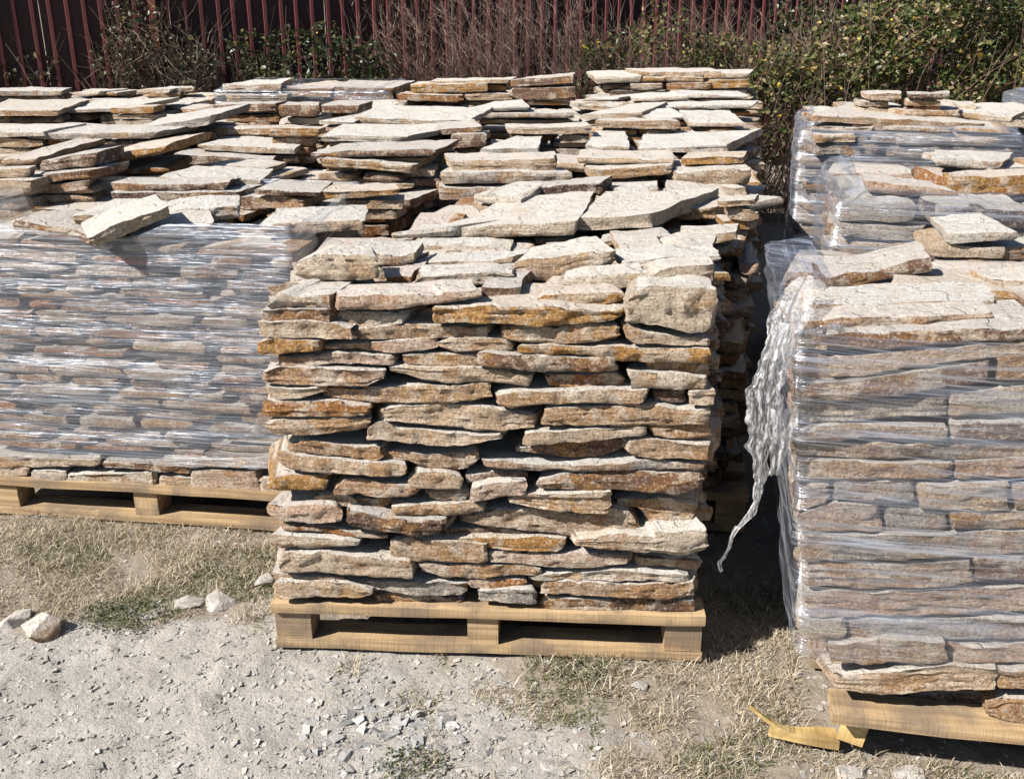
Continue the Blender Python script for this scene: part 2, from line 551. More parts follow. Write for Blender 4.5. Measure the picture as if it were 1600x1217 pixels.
# ------------------------------------------------------------------ the grid of stacks (front-left corner, yaw, width, depth)
DECK = 0.155
STACKS = {}
def stack(key, x0, y0, w, d, yaw_deg, cap, label, name='flagstone_stack', cat='stone stack'):
    e = empty(name, (x0, y0, DECK), label, cat, 'pallet loads of flagstone')
    STACKS[key] = dict(o=e, x0=x0, y0=y0, w=w, d=d, yaw=R(yaw_deg), cap=cap, tops=[])
    return e
stack('C1', -.665, 2.433, 1.19, .80, 3.1, .97, 'unwrapped flagstone stack at the front, its whole front face bare above the pallet')
stack('C2', -.36, 3.27, 1.17, .82, 9, 1.0, 'bare flagstone stack directly behind the front one, big white slabs on top')
stack('C3', -.14, 4.12, 1.15, .85, 9, 1.0, 'third bare flagstone stack back from the camera in the middle row')
stack('C4', .06, 5.06, 1.15, .85, 9, 1.03, 'fourth bare flagstone stack back in the middle row, beside the dark aisle')
stack('C5', .26, 6.05, 1.15, .90, 9, 1.04, 'fifth flagstone stack back in the middle row, white wedge slab on its corner')
stack('C6', .56, 7.36, 1.17, .80, 6, 1.04, 'tall farthest flagstone stack next to the aisle, in front of the brambles')
stack('B1', -1.84, 3.235, 1.18, .74, 7.5, .97, 'flagstone stack under streaky stretch film at left, loose stones tipped on top')
stack('B2', -1.57, 4.03, 1.14, .80, 6, .99, 'bare flagstone stack behind the left film-wrapped one')
stack('B3', -1.36, 4.98, 1.15, .80, 6, 1.02, 'bare flagstone stack in the left row, second behind the wrapped one')
stack('B4', -1.12, 5.92, 1.15, .85, 6, 1.03, 'bare flagstone stack in the left row with one broad white slab')
stack('B5', -.74, 7.34, 1.20, .80, 6, 1.0, 'farthest flagstone stack left of centre, rust brown slabs before the dry weeds')
stack('A2', -2.80, 4.16, 1.13, .80, 6, 1.0, 'bare flagstone stack at the left picture edge behind the wrapped one')
stack('A3', -2.58, 5.10, 1.13, .80, 6, 1.03, 'flagstone stack at far left, grey slabs and a white one at its right corner')
stack('A4', -2.36, 6.02, 1.14, .85, 6, 1.03, 'flagstone stack at far left with a torn bluish film on top')
stack('A5', -2.04, 7.36, 1.18, .80, 6, 1.0, 'farthest film-covered flagstone stack before the dark green bush')
stack('Z4', -3.62, 6.15, 1.14, .85, 6, 1.03, 'flagstone stack at the left picture edge, next to last row')
stack('Z5', -3.32, 7.40, 1.14, .80, 6, 1.03, 'farthest flagstone stack at the left picture edge')
stack('D1', .705, 2.012, 1.28, .84, 10, 1.04, 'film-wrapped stack of thick slabs at the right front, film torn at its corner')
stack('D2', .975, 3.04, 1.18, .80, 13, 1.15, 'film-wrapped flagstone stack behind the right front one')
stack('D3', 1.27, 4.55, .86, .80, 14, 1.19, 'bluish film-wrapped flagstone stack at right, one broad slab capping it')
stack('E3', 2.92, 5.6, 1.14, .80, 5, 1.08, 'film-covered stack corner at the right picture edge below the leaves')

STACKS['D1']['lean'] = .115
def world_of(S, u, v):
    c, s = math.cos(S['yaw']), math.sin(S['yaw'])
    return S['x0'] + u * c + v * s, S['y0'] - u * s + v * c
def local_of(S, x, y):
    c, s = math.cos(S['yaw']), math.sin(S['yaw'])
    dx, dy = x - S['x0'], y - S['y0']
    return dx * c - dy * s, dx * s + dy * c
def find_stack(x, y, keys=None):
    best, bd = None, 9
    for kx, S in STACKS.items():
        if keys and kx[0] not in keys: continue
        u, v = local_of(S, x, y)
        du = max(0, -u, u - S['w'])
        dv = max(0, -v, v - S['d'])
        d = du + dv
        if d < bd: best, bd = kx, d
    return best

SEED = [0]
def traced(S, P, yaw, color, top_px, bot_px, depth=None, yback=None, skew=None, support=False, rough=1.0, slope=0.0, res=0.018):
    """a flagstone whose front edge was measured on the photograph, standing on the upright plane through P"""
    SEED[0] += 1
    c, s = math.cos(yaw), math.sin(yaw)
    ex = Vector((c, -s, 0)); ey = Vector((s, c, 0))
    tp = [at_plane(x, y, P, yaw) for x, y in top_px]
    bt = [at_plane(x, y, P, yaw) for x, y in bot_px]
    o = (tp[0] + tp[-1]) / 2
    zb = min(p.z for p in bt)
    o.z = zb
    top = [((p - o).dot(ex), p.z - zb) for p in tp]
    bot = [((p - o).dot(ex), p.z - zb) for p in bt]
    if depth is None:
        if yback is not None:
            zt = sum(p.z for p in tp) / len(tp)
            q = at_z((top_px[0][0] + top_px[-1][0]) / 2, yback, zt)
            depth = max(0.10, min(0.62, (q - o).dot(ey)))
        else:
            depth = U(.16, .26)
    sl, sr = (U(-.3, .3), U(-.3, .3)) if skew is None else skew
    V, F = slab(SEED[0], top, bot, depth, sl, sr, res, rough, slope)
    me = mesh('flagstone', V, F, True, 36)
    me.materials.append(M_STONE)
    ob = link('flagstone', me, S['o'], o, (0, 0, -yaw), (1, 1, 1), vary(PAL[color], .06))
    if support:
        w = (tp[-1] - tp[0]).length
        z = zb - 0.002
        S['tops'].append(zb)
        while z > S['cap'] + .012:
            h = min(U(.028, .05), max(.014, z - S['cap'] + .004))
            m = o + ex * U(-.03, .03) + ey * U(.004, .035)
            if w > .32 and rnd.random() < .6:
                cut = U(.38, .62)
                for a, b in ((0, cut), (cut, 1)):
                    mm = m + ex * ((a + b) / 2 - .5) * w
                    put_stone(S['o'], mm.x, mm.y + U(-.01, .02), z - h, w * (b - a) * U(.9, 1.02), depth * U(.8, 1.05), h, -yaw + U(-.06, .06), rnd.choice(PROC))
            else:
                put_stone(S['o'], m.x, m.y, z - h, w * U(.85, 1.04), depth * U(.85, 1.05), h, -yaw + U(-.06, .06), rnd.choice(PROC))
            z -= h - .001
    return ob

# ------------------------------------------------------------------ front stack: every stone of the face measured
def pl(s):
    return [tuple(float(v) for v in q.split(',')) for q in s.split()]
FRONT = [
 # colour, setback, top line, bottom line, extra
 ('o', .00, '410,484 520,485', '404,505 515,503', dict(c='b')),
 ('w', .02, '520,497 530,489 635,490', '515,511 600,511 632,505', {}),
 ('o', -.01, '671,481 740,480 850,479 925,484 972,487', '673,507 740,505 850,510 930,507 965,500', {}),
 ('c', -.01, '402,505 470,503 520,505 540,512', '404,526 412,530 470,530 556,531', {}),
 ('t', .015, '540,516 560,512 640,509 760,511 768,515', '556,526 564,532 640,530 762,528', {}),
 ('c', .00, '783,519 790,513 860,511 940,508 970,510', '785,530 795,534 860,538 920,536 968,526', {}),
 ('o', -.01, '402,536 430,530 495,535', '406,555 440,553 495,551', {}),
 ('k', .01, '503,540 560,537 620,533 682,531', '503,545 560,548 610,552 660,549 684,543', {}),
 ('t', .01, '684,536 700,530 790,530 800,541', '686,544 715,552 760,550 798,549', {}),
 ('o', .00, '808,541 815,538 880,541 960,541 1020,543 1108,546', '810,551 880,555 930,557 975,565 1040,568 1105,569', {}),
 ('k', .00, '432,560 490,555 530,553 570,554 612,557', '434,572 440,573 560,570 614,571', {}),
 ('t', .01, '628,556 748,555', '633,571 700,574 748,573', {}),
 ('b', -.01, '748,556 756,552 800,556 860,558 955,560 962,565', '748,575 800,578 860,582 930,583 966,581', dict(rough=2.2)),
 ('t', .02, '1008,568 1105,570', '1010,577 1060,585 1105,592', {}),
 ('k', -.01, '409,582 430,574 470,574 540,576 580,580 605,578', '410,597 440,602 540,603 575,603 600,592', {}),
 ('c', .00, '612,573 640,574 665,575 700,574 728,573 760,577 832,583', '613,583 640,590 660,596 720,598 780,600 829,606', {}),
 ('r', .015, '850,585 905,586 965,584 980,592', '857,602 900,607 948,608 978,603', {}),
 ('p', -.005, '980,583 1010,582 1060,587 1106,592', '992,608 1040,611 1106,611', {}),
 ('p', -.01, '414,602 430,606 470,606 508,604', '416,616 426,625 470,622 508,613', {}),
 ('c', .00, '510,605 600,606 690,604 768,601', '506,621 560,629 640,633 720,629 768,622', {}),
 ('c', -.01, '774,618 800,612 870,611 960,609 1012,610', '776,633 800,638 860,633 920,631 1000,633 1008,627', {}),
 ('b', .02, '1020,612 1072,613', '1022,629 1072,632', {}),
 ('c', -.01, '1074,614 1116,612', '1076,633 1116,633', {}),
 ('r', -.01, '410,630 430,627 540,628 580,635', '411,653 470,653 545,653 575,648', {}),
 ('c', -.01, '415,658 430,655 520,653 576,651', '416,670 430,679 500,679 560,673 576,668', {}),
 ('c', .00, '596,641 620,634 680,632 760,638 835,650', '597,659 650,664 720,670 780,677 832,671', dict(rough=1.8)),
 ('c', -.005, '850,641 870,638 930,637 1030,634 1060,639 1108,638', '844,665 900,667 1010,665 1106,665', dict(rough=1.8)),
 ('c', -.005, '575,668 590,660 602,660 618,671 680,675 740,679 782,682', '569,687 600,688 660,695 700,697 740,693 782,686', dict(rough=1.6)),
 ('c', -.005, '820,678 830,674 880,675 930,671 1000,668 1012,670', '817,697 850,696 900,693 960,686 1008,682', {}),
 ('t', .00, '1017,668 1110,667', '1020,682 1060,686 1112,686', {}),
 ('t', -.005, '977,693 1010,689 1060,691 1112,694', '980,708 990,717 1030,721 1060,718 1112,721', {}),
 ('b', .03, '800,700 860,693 930,688 975,689', '822,706 880,715 940,714 974,702', {}),
 ('o', .00, '447,691 470,689 530,695 590,701 597,705', '447,706 500,712 560,718 585,720 600,714', dict(c='t')),
 ('t', .015, '597,704 660,711 720,708 748,707', '600,721 640,723 670,733 700,738 735,731 750,719', {}),
 ('c', -.01, '430,708 440,704 460,712 520,718 600,723 640,728', '431,725 450,735 520,742 580,745 625,746 640,739', {}),
 ('g', .00, '754,720 800,723 860,728 900,726 1000,721 1090,724 1108,728', '757,731 790,735 860,736 960,735 1060,735 1102,736', {}),
 ('o', -.005, '418,755 432,743 460,741 510,746', '416,764 445,770 470,769 510,768', {}),
 ('k', .00, '518,766 535,751 600,753 655,760', '519,773 600,776 640,778 655,771', dict(rough=1.8)),
 ('c', -.01, '640,750 650,739 700,741 724,748', '641,761 680,765 724,766', {}),
 ('g', .01, '664,767 730,763 735,770', '672,778 690,783 727,783', {}),
 ('b', .02, '728,741 822,739', '730,760 770,757 822,753', {}),
 ('k', -.01, '735,762 770,757 820,754', '735,783 780,780 820,773', dict(rough=1.8)),
 ('b', .00, '840,750 880,742 930,738 1000,739 1075,738 1098,740', '843,765 900,768 960,768 1010,772 1060,774 1098,759', {}),
 ('b', -.01, '416,790 440,791 520,789 530,798', '418,805 440,815 500,817 530,815', dict(c='k')),
 ('t', .02, '490,774 540,775 560,786', '490,786 545,793 558,792', {}),
 ('t', .03, '545,778 612,780', '547,795 580,797 612,790', {}),
 ('c', .00, '612,792 640,789 690,788 740,787 756,795', '618,809 690,807 720,806 755,801', {}),
 ('c', -.005, '790,780 830,771 880,770 955,769', '792,786 840,795 890,801 950,802 956,796', {}),
 ('g', .02, '720,808 780,795 830,796 900,803 960,794 985,801 998,820', '722,815 780,826 840,830 880,838 920,838 950,833 998,832', dict(c='t')),
 ('d', -.015, '540,803 560,800 640,812 695,816', '541,822 600,831 650,838 692,836', dict(rough=1.6)),
 ('r', .00, '437,819 480,820 540,829 606,837', '437,832 500,834 560,842 605,845', {}),
 ('b', .04, '958,780 1050,780 1088,788', '1000,792 1015,815 1060,818 1088,808', dict(c='t')),
 ('p', -.01, '417,843 425,833 445,836 540,841 560,848', '420,851 440,858 500,857 556,854', {}),
 ('t', .00, '610,845 640,842 700,845 762,853', '612,872 650,878 700,880 760,879', {}),
 ('o', .005, '695,845 740,843 800,843 840,839 882,844', '700,848 760,858 820,863 870,866 880,860', {}),
 ('b', .03, '690,826 760,827 830,833', '692,840 760,841 818,839', {}),
 ('p', -.015, '900,843 950,837 1020,837 1036,830 1085,829 1106,823', '897,855 940,861 990,863 1040,866 1060,871 1106,862', {}),
 ('k', .01, '760,862 800,862 860,869 920,866 985,867', '762,879 800,881 860,889 920,890 986,882', {}),
 ('t', .03, '990,869 1060,870 1098,874', '990,886 1050,886 1092,893', {}),
 ('c', -.015, '435,886 443,867 500,864 560,870 640,880 648,888', '436,896 500,897 580,903 645,906 650,895', {}),
 ('t', .01, '652,882 700,881 800,882 850,891', '660,894 690,904 760,903 850,899', {}),
 ('w', .01, '826,902 850,898 900,895 960,892 1060,897 1078,900', '830,907 870,909 920,908 1000,907 1074,911', {}),
 ('t', .01, '425,898 540,903', '428,907 500,911 540,909', {}),
 ('c', -.01, '424,915 435,907 480,909 540,913 583,925', '426,930 440,937 520,937 560,937 580,931', {}),
 ('g', .01, '550,911 600,909 680,909 728,913', '552,921 600,926 680,932 718,933 728,926', {}),
 ('b', .03, '586,928 650,930 725,935', '590,941 650,944 725,948', {}),
 ('r', .01, '728,911 745,906 824,909', '730,917 745,921 822,921', {}),
 ('g', -.005, '745,925 830,921 838,925', '745,944 838,947', {}),
 ('t', .005, '843,914 880,910 960,914 1000,915 1085,912', '845,929 900,931 960,935 1030,938 1084,934', dict(rough=1.6)),
 ('d', .015, '850,932 950,937 1050,939 1085,941', '845,949 950,953 1060,957 1085,957', {}),
 # the top courses
 ('p', .01, '417,476 433,458 445,457 462,464 503,461 522,462', '415,480 462,482 496,485 522,484', dict(yback=437, skew=(.55, .1))),
 ('b', .00, '522,464 580,462 640,461 685,458 750,457', '522,485 600,485 640,481 706,475 752,464', dict(c='k', yback=442)),
 ('b', .08, '750,449 811,449', '750,464 770,468 811,468', dict(sup=1)),
 ('p', .05, '976,472 990,458 1010,451 1090,450 1118,453', '976,505 1000,508 1040,511 1075,521 1105,518 1117,506', dict(set=-.01, d=.26, rough=2.6)),
 ('c', -.005, '974,508 990,511 1010,520 1060,526 1112,530', '976,526 990,538 1030,541 1105,543 1112,541', {}),
 ('p', .13, '463,408 496,396 534,399 587,401', '463,433 479,437 560,439 594,434', dict(sup=1, d=.10, rough=1.6)),
 ('p', .16, '645,441 660,430 705,427 770,425 800,433', '645,453 700,451 760,444 800,436', dict(sup=1, yback=418)),
 ('w', .30, '654,412 700,410 760,408 806,402', '655,420 672,426 740,419 800,412', dict(sup=1, yback=392, skew=(.3, .7))),
 ('p', .24, '795,420 805,409 830,404 880,401 925,393 962,389', '797,432 830,438 868,442 890,429 930,420 960,415', dict(sup=1, yback=382)),
 ('p', .12, '862,454 880,440 905,433 960,430 1012,425', '864,462 880,464 930,459 980,452 1006,447', dict(sup=1, yback=423)),
 ('o', .04, '823,474 845,464 880,461 940,458 966,456 976,460', '825,478 865,479 900,480 945,475 977,470', dict(sup=1)),
 ('g', .10, '1000,446 1020,431 1040,421 1120,414', '997,450 1025,448 1070,447 1120,442', dict(c='p', sup=1, d=.10, rough=1.6)),
 ('w', .24, '972,411 1040,404 1126,401', '972,420 1010,420 1060,413 1126,408', dict(sup=1, d=.14)),
 ('t', .44, '968,391 1040,387', '968,402 1032,400', dict(sup=1)),
 ('c', .40, '1022,398 1050,388 1068,387 1110,392', '1024,402 1106,402', dict(sup=1)),
 ('g', .28, '587,399 620,397 653,394', '590,416 630,417 651,411', dict(sup=1, yback=377, skew=(-.7, 0))),
 ('b', .29, '587,418 635,418', '590,425 635,425', dict(sup=1)),
 ('r', .17, '597,433 648,431', '608,441 646,449', dict(sup=1)),
]
S1 = STACKS['C1']
P1 = Vector((S1['x0'], S1['y0'], 0))
for col_, setb, tl_, bl_, ex in FRONT:
    setb = ex.get('set', setb)
    P = P1 + Vector((math.sin(S1['yaw']), math.cos(S1['yaw']), 0)) * (setb - .012)
    traced(S1, P, S1['yaw'], ex.get('c', col_), pl(tl_), pl(bl_), ex.get('d'), ex.get('yback'), ex.get('skew'), bool(ex.get('sup')), ex.get('rough', 1.0), res=0.0105)

# ------------------------------------------------------------------ stones seen on the stacks behind (measured): depth, colour, x0, x1, top l/r, bottom l/r, back, skew
TOPS = [
 (3.13, 'w', 612, 704, 365, 357, 373, 371, 317, (.9, 1.2)), (3.14, 'p', 703, 906, 358, 346, 373, 368, 304, (.25, .1)),
 (3.18, 'p', 900, 1024, 341, 334, 362, 356, 297, (.2, .55)), (3.42, 't', 1056, 1126, 324, 325, 345, 344, 311, (0, .3)),
 (3.05, 'b', 930, 1050, 379, 369, 384, 383, 362, None), (3.05, 'c', 1057, 1152, 370, 364, 383, 378, 352, (.1, .2)),
 (3.25, 'c', 1118, 1180, 316, 313, 324, 321, 309, None),
 (4.00, 'c', 702, 872, 252, 249, 267, 270, 239, None), (3.95, 'g', 682, 900, 270, 271, 289, 286, 262, None),
 (3.95, 'g', 685, 786, 291, 294, 313, 312, None, None), (3.72, 'd', 800, 942, 296, 286, 310, 302, 281, None),
 (3.95, 'c', 920, 1052, 264, 259, 281, 273, 255, None), (4.02, 'c', 898, 1060, 247, 249, 256, 257, 235, None),
 (3.90, 't', 1055, 1176, 269, 263, 294, 289, 250, None), (4.00, 'o', 1064, 1165, 248, 245, 259, 256, 238, None),
 (4.02, 'o', 948, 990, 276, 276, 298, 298, None, None), (4.06, 'd', 990, 1052, 275, 274, 296, 295, None, None),
 (3.80, 'p', 1063, 1110, 298, 297, 306, 305, None, None), (3.82, 'c', 1112, 1166, 295, 294, 312, 311, None, None),
 (4.70, 'w', 913, 985, 227, 229, 237, 238, 202, (.1, 0)), (4.70, 'w', 993, 1142, 233, 226, 241, 238, 204, (.1, .4)),
 (5.00, 'c', 790, 926, 200, 198, 210, 211, 193, None), (5.20, 't', 928, 1066, 190, 189, 199, 203, 185, None),
 (5.20, 'w', 1075, 1168, 192, 194, 199, 199, 173, (0, 0)), (5.70, 'p', 905, 1006, 180, 176, 188, 185, 161, (.5, .3)),
 (5.60, 'w', 1010, 1072, 184, 181, 189, 188, 171, None), (6.55, 'w', 908, 966, 155, 154, 159, 158, 134, (.9, .5)),
 (6.50, 'w', 985, 1080, 155, 150, 160, 157, 146, None), (6.60, 'w', 1075, 1170, 148, 150, 154, 155, 142, None),
 (6.15, 'w', 1000, 1182, 167, 164, 172, 170, 159, None), (7.38, 'p', 930, 1003, 122, 120, 131, 129, 109, None),
 (7.38, 'o', 990, 1040, 121, 121, 129, 128, 117, None), (7.38, 'c', 1036, 1102, 120, 121, 128, 129, 114, None),
 (7.38, 'p', 1100, 1173, 116, 115, 123, 122, 109, None), (7.36, 'r', 1040, 1112, 131, 130, 141, 140, None, None),
 (7.36, 'o', 1110, 1173, 125, 124, 139, 138, None, None), (7.36, 'c', 985, 1036, 131, 131, 141, 140, None, None),
 (7.42, 'c', 1000, 1130, 113, 112, 120, 120, 107, None),
 (7.30, 'b', 796, 896, 126, 119, 136, 131, 117, None), (7.30, 'b', 800, 900, 138, 136, 158, 155, None, None),
 (7.32, 'o', 640, 762, 132, 130, 146, 144, 127, None), (7.28, 'r', 617, 726, 147, 149, 158, 160, 144, None),
 (7.34, 'c', 670, 800, 127, 125, 132, 131, 122, None), (7.30, 't', 726, 800, 148, 147, 158, 157, None, None),
 (5.30, 'w', 550, 736, 184, 188, 195, 196, 165, (0, .1)), (5.20, 'w', 497, 553, 189, 192, 195, 196, 177, (.5, 0)),
 (4.70, 'w', 500, 640, 212, 213, 222, 222, 194, (0, .5)), (4.80, 'o', 420, 498, 201, 203, 214, 214, 197, None),
 (4.90, 'b', 645, 756, 206, 197, 214, 206, 192, None), (4.85, 'b', 706, 760, 212, 210, 232, 230, None, None),
 (4.20, 'b', 482, 690, 239, 233, 247, 244, 222, (.2, .2)), (4.15, 't', 500, 645, 248, 260, 262, 272, None, None),
 (3.60, 'b', 395, 500, 297, 300, 305, 308, 283, (.2, 0)), (3.60, 'o', 498, 626, 299, 296, 312, 305, 288, None),
 (4.60, 'w', 750, 842, 232, 232, 240, 240, 210, (.3, 0)), (3.95, 'b', 560, 642, 318, 313, 330, 328, None, None),
 (4.40, 'c', 655, 700, 240, 236, 262, 258, None, None),
 (4.70, 'p', 305, 466, 227, 233, 235, 242, 213, (.1, -.1)), (4.60, 'b', 268, 426, 241, 250, 257, 260, 235, None),
 (3.75, 'b', 167, 362, 288, 286, 299, 297, 277, None), (3.86, 'w', 247, 411, 277, 283, 281, 292, 261, (.1, -.1)),
 (3.72, 'd', 170, 372, 301, 300, 318, 316, None, None), (3.70, 'b', 372, 440, 308, 310, 330, 330, None, None),
 (3.90, 'b', 62, 151, 253, 239, 270, 261, 233, (.1, .1)), (4.10, 'o', 150, 263, 244, 226, 262, 241, 214, (0, .1)),
 (4.00, 't', 0, 58, 248, 248, 259, 259, 215, None), (3.80, 'c', -40, 47, 266, 265, 279, 279, 259, None),
 (3.76, 'c', -30, 48, 283, 282, 306, 305, None, None), (3.84, 'b', 55, 146, 274, 265, 288, 280, None, None),
 (3.84, 'k', 50, 140, 290, 282, 304, 297, None, None), (5.60, 'o', 170, 241, 169, 167, 178, 177, 164, None),
 (4.90, 'g', 205, 331, 203, 183, 213, 196, 160, (-.1, 0)), (4.70, 'g', 40, 247, 209, 207, 218, 217, 195, None),
 (4.70, 'w', -40, 70, 207, 207, 214, 214, 193, None), (5.80, 't', -40, 92, 173, 173, 182, 182, 152, None),
 (7.00, 'g', -40, 96, 143, 143, 150, 150, 137, None), (5.60, 'b', 330, 433, 165, 162, 178, 177, 160, None),
 (5.00, 't', 335, 470, 200, 200, 212, 212, 197, None), (5.55, 'b', 435, 500, 165, 164, 182, 181, 160, None),
 (7.32, 'w', 346, 440, 133, 131, 145, 143, 124, None), (7.32, 'o', 440, 520, 137, 138, 152, 152, 122, None),
 (7.30, 'b', 520, 615, 136, 138, 160, 158, 126, None), (7.30, 'c', 350, 450, 147, 147, 160, 160, None, None),
 (6.00, 'w', 735, 830, 168, 166, 174, 173, 158, None), (5.95, 'g', 740, 900, 178, 177, 186, 185, 172, None),
 (5.90, 'b', 500, 560, 164, 165, 178, 178, None, None), (6.00, 'w', 100, 200, 172, 168, 178, 175, 154, None),
 # right row
 (4.50, 't', 1262, 1545, 180, 194, 190, 205, 156, (.5, -.2)), (4.50, 'c', 1330, 1430, 196, 198, 210, 212, None, None),
 (4.48, 'b', 1425, 1545, 204, 204, 218, 216, None, None), (4.42, 'p', 1400, 1540, 210, 212, 227, 228, 204, None),
 (4.46, 'c', 1272, 1335, 212, 210, 224, 222, None, None), (4.47, 'g', 1272, 1345, 226, 228, 244, 246, None, (0, 0)),
 (4.44, 't', 1385, 1545, 234, 232, 246, 246, None, None), (4.7, 'd', 1420, 1486, 148, 146, 156, 154, 144, None),
 (4.75, 'k', 1355, 1412, 148, 146, 158, 157, 143, None),
 (3.12, 'k', 1350, 1500, 284, 300, 302, 309, 277, None), (3.14, 'o', 1484, 1640, 277, 272, 306, 302, 268, None),
 (2.70, 'w', 1480, 1594, 368, 362, 383, 375, 338, (.1, -.1)),
 (2.72, 'g', 1470, 1640, 392, 386, 410, 408, 372, None),
 (2.42, 'b', 1292, 1460, 437, 402, 456, 425, 395, (0, .1)), (2.30, 'o', 1388, 1640, 448, 462, 472, 480, 424, (.3, 0)),
 (2.12, 'w', 1262, 1560, 476, 470, 494, 486, 446, (.5, .2)), (2.35, 'c', 1552, 1640, 438, 434, 456, 452, 420, None),
 (2.03, 'k', 1248, 1556, 503, 490, 521, 513, None, (.2, .1)), (5.6, 'p', 1572, 1660, 180, 178, 200, 200, 158, (0, 0)),
]
for (Y, c_, x0, x1, ta, tb, ba, bb, yb, sk) in TOPS:
    g = at_plane((x0 + x1) / 2, (ba + bb) / 2, Vector((0, Y, 0)), 0)
    keys = 'DE' if x0 > 1190 else 'CBAZ'
    kx = find_stack(g.x, g.y, keys)
    S = STACKS[kx]
    xm, ym, yq = (x0 + x1) / 2, U(-.12, .12) * (ba - ta), U(-.1, .1) * (ba - ta)
    tp = [(x0 + U(0, .02) * (x1 - x0), ta), (x0 * .6 + x1 * .4, (ta * .6 + tb * .4) + ym), (x1 - U(0, .03) * (x1 - x0), tb)]
    bt = [(x0 + U(0, .05) * (x1 - x0), ba), (x0 * .4 + x1 * .6, (ba * .4 + bb * .6) + yq), (x1 - U(0, .06) * (x1 - x0), bb)]
    traced(S, Vector((g.x, Y, 0)), R(4), c_, tp, bt, U(.16, .3) if yb is None else None, yb, sk, True, 1.0, 0.0, 0.02 if Y < 4.6 else 0.032)

# ------------------------------------------------------------------ remaining courses of every stack
def courses(key, lo, hi, th, wid, rows, front_in=0.0, side_l=(0, 0), side_r=(0, 0), skip_front=False, palette=PROC, inset=0.0, wonk=.018):
    S = STACKS[key]
    z = lo
    while z < hi - .012:
        h = min(U(*th), hi - z + .01)
        nrow = rows
        edges = [0.0]
        for q in range(nrow): edges.append((q + 1) / nrow)
        for q in range(nrow):
            v0 = S['d'] * edges[q] + (front_in if q == 0 else 0)
            v1 = S['d'] * edges[q + 1]
            if skip_front and q == 0: v0 += .215
            # widths across the course
            u, ws = 0.0, []
            tot = S['w'] - 2 * inset
            while u < tot - .07:
                w = min(U(*wid), tot - u)
                if tot - u - w < .09: w = tot - u
                ws.append((u, w))
                u += w
            for (a, w) in ws:
                f = (v0 + v1) / 2 / S['d']
                du = inset
                aa, ww = a, w
                if a == 0: aa -= side_l[0] + (side_l[1] - side_l[0]) * f + U(-.012, .02); ww += a - aa
                if a + w > tot - .01: ww += side_r[0] + (side_r[1] - side_r[0]) * f + U(-.02, .02)
                du -= S.get('lean', 0) * (z - DECK)
                px, py = world_of(S, du + aa + ww / 2, v0 + (U(-.014, .016) if q == 0 else U(-.01, .01)))
                put_stone(S['o'], px, py, z + U(-.002, .002), ww * U(.965, 1.0), (v1 - v0) * U(.96, 1.05), h * U(.86, 1.0), -S['yaw'] + U(-.04, .04), rnd.choice(palette), (U(-.015, .015), U(-wonk, wonk)))
        z += h * .97
courses('C1', DECK, 1.00, (.032, .055), (.16, .42), 3, 0, (0, .0), (-.02, .10), True)
courses('C2', DECK, .985, (.032, .055), (.18, .42), 3, 0, (0, 0), (-.05, -.01))
courses('C3', DECK, .99, (.034, .06), (.20, .45), 3, 0, (0, 0), (-.02, .0))
courses('C4', DECK, 1.02, (.034, .06), (.20, .45), 3)
courses('C5', DECK, 1.03, (.04, .07), (.22, .5), 3)
courses('C6', DECK, 1.05, (.035, .06), (.2, .4), 2)
courses('B1', DECK + .105, .985, (.022, .042), (.14, .36), 3, .012)
courses('D1', DECK + .11, 1.045, (.032, .060), (.24, .55), 3, .0, skip_front=True, palette=[CREAM, TAN, PINK, PINK, PALE, PALE, TAN, BROWN], wonk=.05)
courses('D2', DECK, 1.15, (.04, .075), (.22, .5), 3)
courses('D3', DECK, 1.185, (.04, .07), (.2, .42), 3)
for kx, hi in (('B2', .98), ('B3', 1.0), ('B4', 1.02), ('B5', .99), ('A2', .98), ('A3', 1.02), ('A4', 1.03), ('A5', 1.0), ('Z4', 1.03), ('Z5', 1.03), ('E3', 1.06)):
    courses(kx, DECK, .72, (.06, .085), (.28, .55), 2)
    courses(kx, .715, hi, (.034, .058), (.2, .45), 3)
# scattered second-layer slabs that make the tops uneven
for kx in ('C1', 'C2', 'C3', 'C4', 'C5', 'C6', 'B2', 'B3', 'B4', 'B5', 'A2', 'A3', 'A4', 'A5', 'Z4', 'Z5', 'D2', 'D3', 'D1'):
    S = STACKS[kx]
    for q in range(7 if kx != 'C1' else 2):
        lo_v = .42 if kx in ('C1',) else .25
        u, v = U(.12 if kx[0] != 'D' else .3, S['w'] - .12), U(lo_v, S['d'] - .18)
        px, py = world_of(S, u, v)
        put_stone(S['o'], px, py, S['cap'] + U(-.012, .03), U(.2, .4), U(.18, .32), U(.028, .045), -S['yaw'] + U(-.5, .5), rnd.choice([WHITE, PALE, CREAM, TAN]), (U(-.05, .05), U(-.05, .05)))

# bottom courses of the two wrapped stacks, below the film
SB = STACKS['B1']
PB = Vector((SB['x0'], SB['y0'] - .006, 0))
for c_, tl_, bl_ in [('c', '-60,713 2,713 80,716 155,718', '-60,731 2,732 80,731 155,729'), ('k', '-50,731 45,732', '-50,747 40,744'), ('p', '46,736 103,737', '46,750 103,753'),
                     ('p', '104,743 150,740 243,739', '104,753 170,758 243,759'), ('c', '249,720 300,717 425,717', '250,731 330,731 425,733'), ('b', '158,722 250,726 296,732', '160,730 246,736 296,742'),
                     ('p', '246,745 298,748', '248,758 298,763'), ('k', '297,736 400,737', '298,766 404,769'), ('c', '405,748 470,748', '405,772 470,776'), ('t', '425,722 480,724', '425,742 480,744')]:
    traced(SB, PB, SB['yaw'], c_, pl(tl_), pl(bl_), .24, res=.014)
SD = STACKS['D1']
PD = Vector((SD['x0'], SD['y0'], 0))
